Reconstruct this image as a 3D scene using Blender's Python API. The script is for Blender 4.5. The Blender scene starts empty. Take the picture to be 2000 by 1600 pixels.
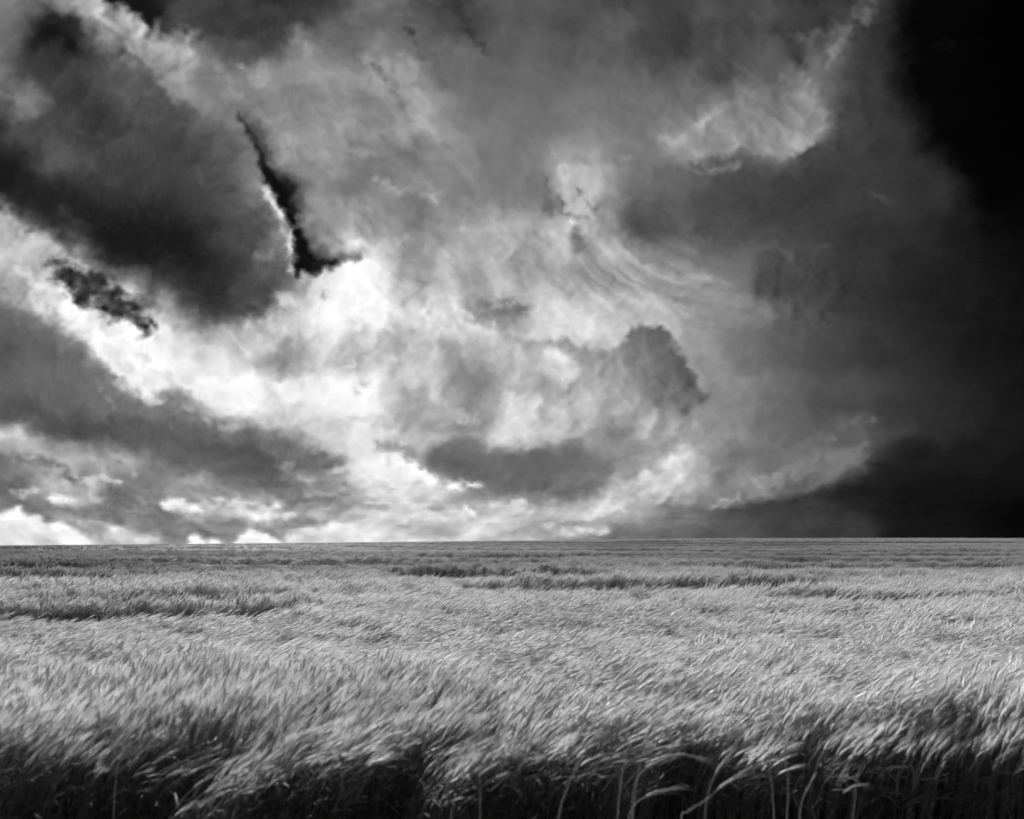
import bpy, math, random
import numpy as np

random.seed(7)
rng = np.random.default_rng(11)
sc = bpy.context.scene

# ------------------------------------------------------------------ camera
FPX = 1333.0            # focal length in pixels of the 2000 px wide photograph
HORIZON = 1060.0        # row of eye level
CAM_Z = 1.65
cam_d = bpy.data.cameras.new('camera')
cam = bpy.data.objects.new('camera', cam_d)
sc.collection.objects.link(cam)
cam.location = (0, 0, CAM_Z)
cam.rotation_euler = (math.radians(90), 0, 0)
cam_d.sensor_fit = 'HORIZONTAL'
cam_d.sensor_width = 36.0
cam_d.lens = 36.0 * FPX / 2000.0
cam_d.shift_y = (HORIZON - 800.0) / 2000.0
cam_d.clip_start = 0.05
cam_d.clip_end = 20000
cam_d.dof.use_dof = True
cam_d.dof.focus_distance = 14.0
cam_d.dof.aperture_fstop = 1.25
sc.camera = cam

# ------------------------------------------------------------------ sun and exposure
EXPOSURE = 1.12
SUN_AZ, SUN_EL = math.radians(-34), math.radians(33)
sun_d = bpy.data.lights.new('sun', 'SUN')
sun_d.energy = 5.0
sun_d.angle = math.radians(4)
sun_d.color = (1, 1, 1)
sun = bpy.data.objects.new('sun', sun_d)
sc.collection.objects.link(sun)
sx, sy, sz = (math.sin(SUN_AZ) * math.cos(SUN_EL), math.cos(SUN_AZ) * math.cos(SUN_EL), math.sin(SUN_EL))
from mathutils import Vector
sun.rotation_euler = Vector((sx, sy, sz)).to_track_quat('Z', 'Y').to_euler()
sun.location = (-20, 40, 40)
vs = sc.view_settings
vs.view_transform = 'Standard'
vs.look = 'None'
vs.exposure = EXPOSURE
vs.gamma = 1.0
vs.use_curve_mapping = False

# ------------------------------------------------------------------ the sky: cloud layout
# Cloud brightness is laid out by bearing and height above the horizon, then
# broken up by noise in the world shader.
UMAX = 0.95
V0, V1 = -0.03, 0.95
NU, NV = 511, 250

ROWS = {
 0: "0:120 100:125 150:150 190:190 206:190 212:40 250:30 300:50 340:62 400:65 500:52 600:55 650:58 700:100 750:115 800:90 850:65 900:58 920:80 1000:90 1100:85 1200:70 1300:65 1400:75 1500:75 1600:55 1700:60 1800:54 1900:46 2000:34",
 50: "0:110 50:75 80:40 120:35 150:45 200:150 250:170 280:160 300:60 350:80 400:70 500:55 600:70 700:100 800:110 850:85 900:70 930:70 1000:90 1100:80 1200:92 1300:65 1400:75 1500:75 1600:55 1650:75 1700:60 1800:54 1900:46 2000:34",
 100: "0:110 50:60 100:40 140:40 170:50 220:90 260:150 300:170 330:180 360:198 400:130 450:85 500:75 550:100 600:140 650:130 700:105 750:130 800:115 850:110 900:110 950:95 1000:95 1100:100 1200:85 1300:65 1400:75 1500:85 1600:80 1630:90 1700:60 1800:54 1900:46 2000:34",
 150: "0:105 50:70 100:60 150:55 200:65 250:100 300:140 350:165 400:130 450:130 500:140 550:150 600:150 650:145 700:150 740:165 780:170 800:155 850:115 900:110 1000:105 1100:110 1200:105 1300:90 1400:80 1500:100 1560:130 1600:110 1650:70 1700:60 1800:54 1900:46 2000:34",
 200: "0:90 30:130 60:115 100:60 150:50 200:55 250:80 300:110 350:150 400:140 450:140 500:150 550:140 600:150 650:150 700:145 750:150 780:150 820:175 860:150 900:125 1000:115 1100:125 1200:120 1300:110 1400:125 1450:150 1500:150 1550:150 1600:130 1650:75 1700:60 1800:54 1900:46 2000:34",
 250: "0:40 50:75 100:70 150:60 200:55 300:68 350:80 400:110 450:135 480:150 510:140 550:150 600:145 700:160 750:150 800:170 850:165 900:140 1000:125 1100:125 1200:130 1250:120 1300:140 1350:150 1400:150 1500:155 1550:160 1600:140 1650:75 1700:60 1800:54 1900:46 2000:34",
 300: "0:30 50:50 100:85 150:75 200:60 300:70 400:75 450:90 480:110 500:140 530:150 600:150 650:150 700:150 750:140 800:130 850:150 900:140 1000:125 1100:150 1150:170 1200:140 1250:125 1300:140 1350:150 1400:125 1450:110 1500:105 1550:85 1600:72 1700:60 1800:54 1900:46 2000:34",
 350: "0:20 100:50 200:60 300:65 400:70 470:92 510:160 545:150 580:130 620:150 700:130 800:150 900:140 1000:135 1060:128 1100:150 1150:165 1200:150 1250:120 1300:110 1400:92 1500:68 1600:63 1700:60 1800:54 1900:46 2000:34",
 400: "0:80 50:50 100:40 200:35 300:45 400:60 450:78 500:120 540:205 560:200 580:150 600:150 650:150 700:150 800:140 900:140 1000:145 1060:138 1080:125 1100:150 1150:160 1200:145 1250:110 1300:95 1400:75 1500:62 1600:58 1700:60 1800:54 1900:46 2000:34",
 450: "0:200 50:120 100:60 200:35 250:25 300:28 400:45 450:70 500:95 550:155 572:220 600:140 620:150 650:165 700:175 800:150 900:175 950:190 1000:190 1100:185 1120:140 1150:180 1200:150 1250:95 1300:88 1400:83 1500:75 1600:62 1700:52 1800:45 1900:28 2000:18",
 500: "0:210 50:222 90:200 110:190 150:140 200:75 250:48 300:38 350:38 400:48 500:82 550:125 577:195 600:180 640:200 670:235 700:248 750:210 800:170 850:160 900:190 950:200 1000:175 1050:185 1100:190 1150:190 1200:190 1250:170 1300:142 1400:118 1450:108 1490:78 1550:85 1600:64 1700:52 1800:42 1900:31 2000:20",
 550: "0:150 50:210 100:215 130:200 180:180 220:160 260:150 300:90 350:55 400:52 450:58 500:70 550:98 580:150 610:235 650:250 700:250 750:245 800:215 850:195 900:195 950:185 1000:200 1050:200 1100:180 1150:170 1200:175 1250:185 1300:178 1350:160 1400:140 1450:120 1500:72 1600:60 1700:50 1800:40 1900:31 2000:22",
 600: "0:110 50:160 80:220 120:235 160:235 200:225 240:210 270:180 300:165 350:135 400:78 450:75 500:110 550:190 600:232 650:255 700:250 750:240 800:235 850:220 900:200 950:165 980:135 1010:135 1050:215 1100:215 1150:210 1200:205 1250:200 1300:185 1350:170 1400:155 1450:140 1500:126 1550:82 1600:70 1700:52 1800:42 1900:31 2000:22",
 650: "0:95 50:100 100:150 150:220 200:250 250:252 285:235 310:240 350:230 400:170 450:190 500:210 550:220 600:230 650:245 700:225 750:215 800:225 850:210 900:225 950:200 1000:205 1050:230 1100:230 1150:225 1200:215 1250:200 1300:180 1330:165 1400:145 1450:125 1500:105 1600:75 1700:57 1800:45 1900:31 2000:22",
 700: "0:80 50:100 100:110 150:130 200:200 250:252 300:255 350:245 400:235 450:235 500:215 550:185 600:200 650:220 700:210 750:200 800:205 850:195 900:190 950:190 1000:195 1050:205 1080:240 1110:220 1150:185 1200:170 1250:160 1300:155 1340:150 1360:148 1400:145 1450:125 1500:105 1600:72 1700:57 1800:47 1900:33 2000:23",
 750: "0:85 50:110 100:110 150:120 200:130 250:200 300:240 350:235 400:245 450:255 490:255 520:225 560:250 600:235 650:255 700:250 750:225 800:215 850:195 900:170 950:145 1000:190 1050:195 1100:195 1150:190 1200:170 1250:150 1300:145 1350:140 1400:140 1450:135 1500:115 1600:84 1700:66 1800:50 1900:35 2000:25",
 800: "0:70 50:75 100:80 150:95 200:120 250:140 300:160 350:170 400:200 450:235 500:230 550:220 600:230 650:240 700:245 750:225 800:210 850:190 900:150 950:150 1000:220 1050:215 1100:210 1150:190 1200:180 1250:172 1300:158 1350:140 1400:150 1450:140 1500:120 1600:84 1700:64 1800:49 1900:36 2000:26",
 850: "0:210 50:190 100:120 150:80 200:75 250:85 300:90 350:95 400:110 450:140 500:160 550:180 600:200 650:225 700:245 750:225 800:190 850:165 900:160 950:190 1000:215 1050:205 1100:200 1150:170 1200:165 1250:175 1300:170 1350:165 1400:155 1450:140 1500:120 1600:95 1680:92 1750:68 1800:52 1900:38 2000:27",
 900: "0:120 50:170 100:180 150:190 200:160 250:170 300:130 350:95 400:85 450:85 500:95 550:110 600:140 650:190 680:230 720:240 780:245 810:190 850:130 900:115 950:118 1000:122 1050:125 1100:115 1150:120 1200:150 1250:170 1300:200 1340:208 1380:160 1450:125 1500:115 1550:118 1620:122 1680:105 1720:65 1800:42 1900:30 2000:22",
 950: "0:110 50:120 100:200 150:200 200:190 250:120 300:140 350:180 400:190 450:120 500:110 550:100 600:130 640:110 680:170 720:230 780:245 820:235 860:180 900:140 950:130 1000:115 1050:106 1100:105 1150:130 1200:190 1250:205 1300:215 1350:190 1400:145 1450:160 1500:140 1560:125 1620:85 1680:42 1750:24 1800:21 1900:20 2000:14",
 1000: "0:140 50:150 100:150 150:150 200:140 250:130 300:130 350:160 400:175 450:185 500:222 550:200 600:155 650:175 700:215 750:210 800:215 850:218 900:225 950:212 1000:200 1050:200 1100:190 1150:205 1200:215 1250:190 1300:150 1350:118 1400:98 1450:84 1500:73 1600:58 1700:43 1750:24 1800:19 1900:9 2000:5",
 1045: "0:215 50:200 100:200 150:215 200:190 250:195 300:170 330:150 370:145 400:145 450:145 480:150 540:170 600:195 650:215 700:225 750:222 800:215 850:222 900:215 950:215 1000:205 1050:180 1100:165 1150:148 1200:130 1300:108 1400:88 1500:73 1600:60 1700:48 1750:28 1850:19 1950:10 2000:8",
 1070: "0:215 200:210 330:170 450:160 540:190 600:200 650:225 700:240 850:235 950:215 1000:205 1050:180 1100:160 1150:145 1200:128 1300:106 1400:86 1500:72 1600:59 1700:47 1750:28 1850:19 1950:10 2000:8",
}
ys_rows = sorted(ROWS)
tab_x = np.arange(0, 2001, 10.0)
tab = []
for yy in ys_rows:
    ps = [tuple(map(float, s.split(':'))) for s in ROWS[yy].split()]
    tab.append(np.interp(tab_x, [p[0] for p in ps], [p[1] for p in ps]))
tab = np.array(tab)

def interp_rows(X, Y):
    Xc = np.clip(X, 0, 2000); Yc = np.clip(Y, 0, 1070)
    j = np.clip(np.searchsorted(ys_rows, Yc, side='right') - 1, 0, len(ys_rows) - 2)
    ya = np.array(ys_rows, float)
    t = (Yc - ya[j]) / (ya[j + 1] - ya[j])
    t = t * t * (3 - 2 * t) * 0.5 + t * 0.5
    xi = np.clip(Xc / 10.0, 0, 199.999); i = xi.astype(int); fx = xi - i
    a = tab[j, i] * (1 - fx) + tab[j, i + 1] * fx
    b = tab[j + 1, i] * (1 - fx) + tab[j + 1, i + 1] * fx
    return a * (1 - t) + b * t

UU, VV = np.meshgrid(np.linspace(-UMAX, UMAX, NU), np.linspace(V0, V1, NV))
GX = 1000 + FPX * UU
GY = HORIZON - FPX * VV

def poly_sd(pts, X=GX, Y=GY):
    """signed distance (px) to a closed outline, positive inside"""
    d = np.full(X.shape, 1e9); inside = np.zeros(X.shape, bool)
    n = len(pts)
    for k in range(n):
        x0, y0 = pts[k]; x1, y1 = pts[(k + 1) % n]
        dx, dy = x1 - x0, y1 - y0
        t = np.clip(((X - x0) * dx + (Y - y0) * dy) / (dx * dx + dy * dy + 1e-9), 0, 1)
        d = np.minimum(d, np.hypot(X - x0 - t * dx, Y - y0 - t * dy))
        c = ((y0 > Y) != (y1 > Y)) & (X < (x1 - x0) * (Y - y0) / (y1 - y0 + 1e-12) + x0)
        inside ^= c
    return np.where(inside, d, -d)

def line_d(pts, X=GX, Y=GY):
    d = np.full(X.shape, 1e9)
    for (x0, y0), (x1, y1) in zip(pts[:-1], pts[1:]):
        dx, dy = x1 - x0, y1 - y0
        t = np.clip(((X - x0) * dx + (Y - y0) * dy) / (dx * dx + dy * dy + 1e-9), 0, 1)
        d = np.minimum(d, np.hypot(X - x0 - t * dx, Y - y0 - t * dy))
    return d

def sstep(t):
    t = np.clip(t, 0, 1); return t * t * (3 - 2 * t)

# noise for tearing and billowing the layout
def perlin(x, y, seed):
    r = np.random.default_rng(seed); a = r.random((256, 256)) * 2 * math.pi
    gx, gy = np.cos(a), np.sin(a)
    xi = np.floor(x).astype(int); yi = np.floor(y).astype(int); fx = x - xi; fy = y - yi
    u = fx ** 3 * (fx * (fx * 6 - 15) + 10); v = fy ** 3 * (fy * (fy * 6 - 15) + 10)
    def g(i, j):
        I = (xi + i) & 255; J = (yi + j) & 255
        return gx[I, J] * (fx - i) + gy[I, J] * (fy - j)
    return ((g(0, 0) * (1 - u) + g(1, 0) * u) * (1 - v) + (g(0, 1) * (1 - u) + g(1, 1) * u) * v) * 1.5
def fbm(x, y, octv, gain, seed, billow=False):
    t = 0; a = 1.0; n = 0
    for k in range(octv):
        p = perlin(x * 2.03 ** k + 17.1 * k, y * 2.03 ** k + 5.7 * k, seed + k)
        t = t + a * ((1 - 2 * np.abs(p)) if billow else p); n += a; a *= gain
    return t / n
def worley(x, y, seed):
    r = np.random.default_rng(seed); ox_ = r.random((256, 256)); oy_ = r.random((256, 256))
    xi = np.floor(x).astype(int); yi = np.floor(y).astype(int); best = np.full(x.shape, 9.0)
    for i in (-1, 0, 1):
        for j in (-1, 0, 1):
            I = (xi + i) & 255; J = (yi + j) & 255
            best = np.minimum(best, np.hypot(xi + i + ox_[I, J] - x, yi + j + oy_[I, J] - y))
    return best
QX = GX.copy(); QY = GY + 0.5 * np.maximum(GY - 780, 0) ** 2 / 260.0      # shapes flatten towards the horizon
flat = 1.0 / (1.0 + np.clip(GY - 780, 0, 300) / 260.0)
def warp(scale, amp, seed):
    return amp * fbm(QX / scale, QY / scale, 3, 0.5, seed), amp * fbm(QX / scale, QY / scale, 3, 0.5, seed + 50) * flat
w1 = warp(130, 34, 1); w2 = warp(45, 16, 2); w3 = warp(16, 7, 3)
CALM = np.ones(GX.shape)
def calm(cx, cy, rx, ry, val):
    global CALM
    a = np.exp(-(((GX - cx) / rx) ** 2 + ((GY - cy) / ry) ** 2)); CALM = CALM * (1 - a) + val * a
calm(1020, 190, 230, 180, 0.5); calm(1300, 550, 240, 110, 0.4); calm(1750, 600, 300, 500, 0.55); calm(1900, 1000, 260, 90, 0.5)
WX = GX + (w1[0] + w2[0]) * CALM + w3[0]; WY = GY + (w1[1] + w2[1]) * CALM + w3[1]          # coarse shapes
SX = GX + w2[0] * 0.9 + w3[0] * 1.2; SY = GY + w2[1] * 0.9 + w3[1] * 1.2                     # small strokes
BREAK = sstep(fbm(QX / 30, QY / 22, 4, 0.6, 90) * 1.5 + 0.62)                                 # torn, never solid

BACK = interp_rows(WX, WY)

def poly(pts, val, feather, op=1.0, fade=None):
    global BACK
    a = sstep(poly_sd(pts, WX, WY) / feather * 0.5 + 0.5) * op
    BACK = BACK * (1 - a) + val * a
def stroke(pts, w, val, op=1.0):
    global BACK
    a = np.exp(-(line_d(pts, SX, SY) / (w * 1.25)) ** 2) * min(op * 1.1, 0.9) * BREAK
    BACK = BACK * (1 - a) + val * a
def blob(cx, cy, rx, ry, rot, val, op=1.0):
    global BACK
    c, s = math.cos(math.radians(rot)), math.sin(math.radians(rot))
    x = (WX - cx) * c + (WY - cy) * s; y = -(WX - cx) * s + (WY - cy) * c
    a = np.exp(-((x / rx) ** 2 + (y / ry) ** 2)) * op
    BACK = BACK * (1 - a) + val * a

# --- big dark cloud, upper left: soft lower edge and pale rim
poly([(-80, 300), (0, 330), (60, 410), (110, 470), (190, 520), (270, 560), (340, 600), (400, 640), (450, 625), (500, 600), (550, 560), (572, 530), (560, 480), (520, 400), (490, 330), (470, 280), (420, 250), (300, 260), (150, 270), (0, 250), (-80, 250)], 62, 34, 0.5)
blob(280, 470, 130, 45, 24, 24, 0.75)
blob(20, 335, 60, 40, 20, 14, 0.7)
blob(420, 590, 60, 35, 10, 66, 0.6)
blob(110, 290, 60, 22, 25, 92, 0.5)
blob(500, 380, 60, 130, -22, 100, 0.6)
blob(470, 290, 45, 50, -30, 96, 0.6)
blob(545, 470, 30, 60, -8, 140, 0.55)
blob(520, 545, 60, 30, -20, 92, 0.5)
blob(330, 300, 120, 40, 20, 70, 0.5)
blob(230, 150, 60, 40, 35, 62, 0.5)
blob(290, 470, 160, 48, 20, 20, 0.75)
blob(90, 380, 90, 36, 22, 26, 0.6)
blob(370, 560, 90, 34, 20, 42, 0.55)
stroke([(456, 232), (480, 262), (497, 300), (506, 340)], 7, 140, 0.8)
stroke([(508, 352), (524, 368), (540, 395), (556, 425), (572, 460), (575, 500), (574, 525)], 10, 228, 0.9)
blob(508, 362, 9, 9, 0, 250, 0.9)
stroke([(205, 8), (250, 20), (275, 42), (288, 66)], 8, 205, 0.7)
stroke([(185, 0), (195, 28), (215, 50)], 9, 215, 0.6)
stroke([(0, 415), (40, 450), (100, 490), (165, 520)], 12, 225, 0.5)
stroke([(70, 205), (40, 180), (20, 150)], 14, 125, 0.4)
# --- second dark band, left
poly([(-80, 560), (0, 590), (60, 610), (110, 650), (150, 680), (195, 720), (240, 755), (285, 770), (330, 785), (400, 800), (470, 830), (560, 850), (640, 890), (660, 915), (600, 925), (640, 945), (590, 958), (480, 960), (400, 930), (330, 890), (250, 865), (120, 855), (40, 830), (-80, 830)], 104, 20, 0.6)
blob(150, 830, 110, 28, 5, 70, 0.6)
blob(470, 890, 120, 32, 14, 80, 0.7)
blob(10, 690, 40, 60, 0, 62, 0.4)
stroke([(160, 640), (205, 690), (260, 745), (300, 775)], 14, 245, 0.55)
stroke([(255, 640), (330, 690), (400, 745), (450, 790)], 16, 250, 0.5)
stroke([(340, 790), (420, 815), (460, 840)], 8, 215, 0.5)
# --- bright middle
blob(655, 600, 28, 42, 20, 255, 0.8)
blob(480, 770, 32, 30, 0, 255, 0.8)
blob(580, 772, 32, 12, -4, 255, 0.8)
blob(675, 775, 46, 26, 0, 255, 0.8)
blob(280, 690, 60, 30, 35, 255, 0.6)
blob(555, 710, 50, 24, 10, 178, 0.6)
for x, y in ((770, 590), (800, 600), (830, 612), (865, 620)):
    stroke([(x, y), (x + 22, y + 22), (x + 40, y + 42)], 6, 240, 0.4)
    stroke([(x + 14, y - 4), (x + 34, y + 20)], 6, 190, 0.35)
blob(925, 635, 40, 20, 20, 238, 0.5)
blob(930, 770, 50, 40, 20, 140, 0.6)
stroke([(985, 775), (1010, 790), (1050, 800)], 14, 225, 0.5)
blob(1085, 697, 32, 10, 10, 246, 0.7)
blob(990, 590, 36, 9, 8, 105, 0.55)
blob(985, 605, 38, 8, 12, 120, 0.5)
blob(820, 545, 18, 8, 10, 165, 0.6)
# dark flat-bottomed cloud right of centre
poly([(800, 900), (850, 870), (920, 862), (1000, 875), (1080, 890), (1140, 880), (1180, 915), (1185, 945), (1140, 965), (1060, 960), (960, 948), (870, 938), (825, 918)], 112, 26, 0.75)
blob(960, 925, 90, 16, 4, 100, 0.6)
blob(1190, 855, 40, 20, 10, 130, 0.6)
stroke([(783, 905), (812, 915), (845, 942)], 8, 252, 0.7)
stroke([(870, 952), (920, 950)], 8, 235, 0.6)
stroke([(780, 905), (775, 950), (790, 975)], 7, 240, 0.5)
stroke([(720, 935), (755, 945), (740, 962)], 5, 245, 0.5)
blob(735, 975, 30, 8, 5, 190, 0.6)
blob(735, 992, 26, 4, 3, 165, 0.5)
blob(825, 988, 40, 9, 12, 170, 0.6)
stroke([(905, 985), (925, 1000)], 5, 240, 0.5)
blob(1020, 975, 40, 7, 6, 150, 0.6)
blob(1010, 980, 16, 4, -8, 235, 0.7)
stroke([(1150, 1003), (1190, 995), (1215, 990)], 5, 230, 0.6)
stroke([(1065, 1028), (1110, 1040), (1180, 1036)], 6, 225, 0.7)
blob(1080, 1048, 50, 8, 0, 150, 0.5)
blob(690, 1045, 60, 22, 0, 245, 0.4)
# low left streaks and small clouds
stroke([(0, 905), (60, 900), (110, 915), (150, 940)], 10, 105, 0.5)
blob(20, 945, 40, 22, 0, 92, 0.6)
stroke([(30, 965), (70, 955), (120, 945)], 7, 205, 0.5)
blob(115, 972, 28, 7, 4, 232, 0.8)
blob(205, 975, 10, 6, 0, 226, 0.4)
stroke([(190, 925), (215, 905), (250, 892)], 8, 205, 0.5)
stroke([(0, 970), (60, 985), (120, 1000), (200, 1010)], 9, 120, 0.5)
poly([(190, 1005), (230, 950), (262, 930), (300, 955), (330, 1000), (340, 1040), (250, 1035)], 128, 18, 0.7)
stroke([(322, 985), (350, 988), (388, 992)], 9, 232, 0.8)
stroke([(400, 985), (440, 990), (500, 1010), (535, 995)], 12, 225, 0.6)
blob(440, 968, 18, 6, 25, 140, 0.6)
blob(590, 1015, 40, 8, 5, 150, 0.6)
stroke([(560, 1012), (575, 1008)], 5, 240, 0.6)
blob(228, 1038, 22, 8, 0, 230, 0.5)
stroke([(250, 1050), (310, 1048)], 6, 215, 0.6)
blob(618, 945, 34, 12, 15, 205, 0.4)
blob(660, 948, 36, 10, -8, 140, 0.6)
blob(635, 905, 28, 16, 10, 105, 0.6)
# --- upper middle streams
stroke([(700, 125), (760, 145), (785, 180), (795, 230), (815, 285)], 8, 128, 0.6)
stroke([(800, 130), (815, 180), (835, 240), (860, 275)], 22, 180, 0.5)
stroke([(910, 0), (918, 40), (930, 75), (945, 98)], 9, 64, 0.5)
stroke([(800, 60), (810, 85), (830, 115)], 6, 85, 0.5)
blob(735, 150, 22, 26, 0, 170, 0.4)
blob(590, 88, 26, 20, 20, 165, 0.5)
blob(520, 165, 30, 18, 15, 165, 0.4)
stroke([(680, 300), (740, 330), (830, 380), (920, 390)], 26, 120, 0.4)
stroke([(740, 358), (800, 372), (850, 385)], 9, 172, 0.5)
blob(620, 310, 40, 26, 40, 165, 0.5)
stroke([(1250, 190), (1200, 230), (1140, 290), (1110, 330)], 20, 132, 0.35)
blob(1080, 385, 18, 34, -10, 100, 0.65)
blob(1132, 352, 62, 46, 38, 206, 0.65)
blob(1140, 400, 40, 36, 30, 190, 0.5)
blob(1110, 440, 60, 24, 0, 186, 0.5)
stroke([(1125, 425), (1150, 418), (1165, 400)], 5, 120, 0.5)
stroke([(1115, 440), (1125, 470), (1120, 495)], 6, 140, 0.5)
blob(930, 480, 40, 34, -20, 200, 0.4)
blob(1010, 520, 26, 34, 0, 165, 0.5)
# --- cirrus sweep
strokes0 = [
 ([(1160, 450), (1200, 490), (1260, 520), (1330, 542), (1380, 548)], 9, 205, .45), ([(1185, 500), (1240, 532), (1300, 552), (1360, 562)], 5, 196, .35),
 ([(1100, 520), (1180, 545), (1260, 572), (1330, 580)], 12, 158, .4), ([(1120, 560), (1200, 590), (1300, 600)], 10, 205, .35), ([(1200, 555), (1270, 575), (1340, 572)], 4, 204, .4),
 ([(1150, 505), (1220, 545), (1290, 560)], 6, 168, .35), ([(1060, 590), (1130, 620), (1200, 640)], 16, 222, .35), ([(1300, 572), (1380, 560), (1470, 558)], 4, 150, .35), ([(1240, 500), (1320, 525), (1420, 530)], 6, 126, .3)]
KEEP = BREAK; BREAK = np.maximum(BREAK, 0.8)
for a_ in strokes0: stroke(*a_)
BREAK = KEEP
stroke([(1190, 500), (1240, 560), (1330, 585), (1400, 580)], 9, 160, 0.35)
blob(1300, 430, 90, 42, 18, 80, 0.5)
blob(1260, 460, 60, 30, 30, 78, 0.4)
# --- pale torn cloud, upper right
poly([(1290, 300), (1300, 265), (1380, 215), (1450, 190), (1520, 165), (1560, 150), (1590, 190), (1612, 225), (1600, 265), (1560, 295), (1520, 305), (1490, 300), (1450, 298), (1400, 305), (1340, 325)], 146, 22, 0.75)
blob(1330, 275, 34, 22, -10, 170, 0.5)
blob(1380, 232, 26, 10, -20, 165, 0.5)
stroke([(1440, 190), (1540, 185), (1580, 160), (1610, 120), (1650, 60), (1700, 15)], 15, 118, 0.7)
stroke([(1560, 175), (1590, 150), (1620, 115), (1640, 80)], 8, 124, 0.8)
stroke([(1340, 333), (1390, 335), (1440, 322)], 7, 132, 0.4)
stroke([(1345, 322), (1400, 318), (1430, 312)], 6, 88, 0.6)
stroke([(1520, 300), (1560, 285), (1590, 262), (1605, 235)], 9, 182, 0.8)
stroke([(1460, 250), (1530, 225), (1585, 190)], 7, 172, 0.6)
stroke([(1400, 262), (1470, 240), (1520, 215)], 6, 118, 0.4)
stroke([(1350, 300), (1420, 296), (1470, 280)], 7, 172, 0.5)
stroke([(1500, 180), (1550, 150), (1575, 110), (1590, 60)], 7, 110, 0.5)
stroke([(1545, 75), (1570, 72)], 5, 105, 0.6)
blob(1570, 110, 30, 34, 10, 55, 0.6)
stroke([(1600, 220), (1640, 200)], 5, 95, 0.6)
blob(1715, 382, 26, 5, 12, 82, 0.7)
stroke([(1310, 420), (1350, 450), (1390, 480)], 14, 110, 0.4)
# --- storm mass, right
blob(1470, 540, 40, 50, 0, 118, 0.5)
stroke([(1480, 485), (1520, 488), (1545, 502)], 9, 118, 0.4)
stroke([(1575, 484), (1620, 480)], 7, 86, 0.35)
stroke([(1440, 600), (1480, 595), (1520, 610)], 9, 150, 0.55)
blob(1500, 585, 30, 8, -10, 145, 0.4)
poly([(1775, -80), (1750, 40), (1752, 130), (1760, 190), (1800, 235), (1806, 290), (1850, 318), (1892, 352), (1888, 405), (1920, 432), (2010, 440), (2300, 430), (2300, -80)], 5, 56, 0.85)
blob(1990, 150, 140, 260, 0, 2, 0.6)
stroke([(1835, 90), (1860, 85)], 9, 30, 0.6)
# --- lit shelf above the dark base, lower right
stroke([(1540, 880), (1585, 862), (1620, 845), (1650, 830), (1700, 818)], 9, 106, 0.8)
poly([(1395, 990), (1440, 965), (1480, 950), (1470, 935), (1520, 925), (1560, 905), (1640, 875), (1690, 868), (1690, 890), (1640, 925), (1590, 940), (1500, 965), (1430, 988)], 128, 14, 0.75)
stroke([(1400, 985), (1450, 968), (1480, 962), (1530, 945)], 8, 168, 0.7)
stroke([(1470, 932), (1500, 935), (1540, 920)], 7, 160, 0.6)
poly([(1440, 996), (1560, 965), (1640, 940), (1700, 905), (1780, 870), (1900, 860), (2100, 900), (2100, 1080), (1760, 1080), (1720, 1040), (1700, 1000), (1600, 985)], 26, 26, 0.55)
blob(1640, 1030, 90, 30, 0, 64, 0.4)
blob(1990, 1010, 60, 40, 0, 3, 0.8)
blob(1310, 940, 40, 22, -10, 226, 0.6)
stroke([(1250, 960), (1300, 935), (1345, 905)], 10, 222, 0.5)
blob(1370, 900, 16, 26, 10, 180, 0.5)

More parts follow.
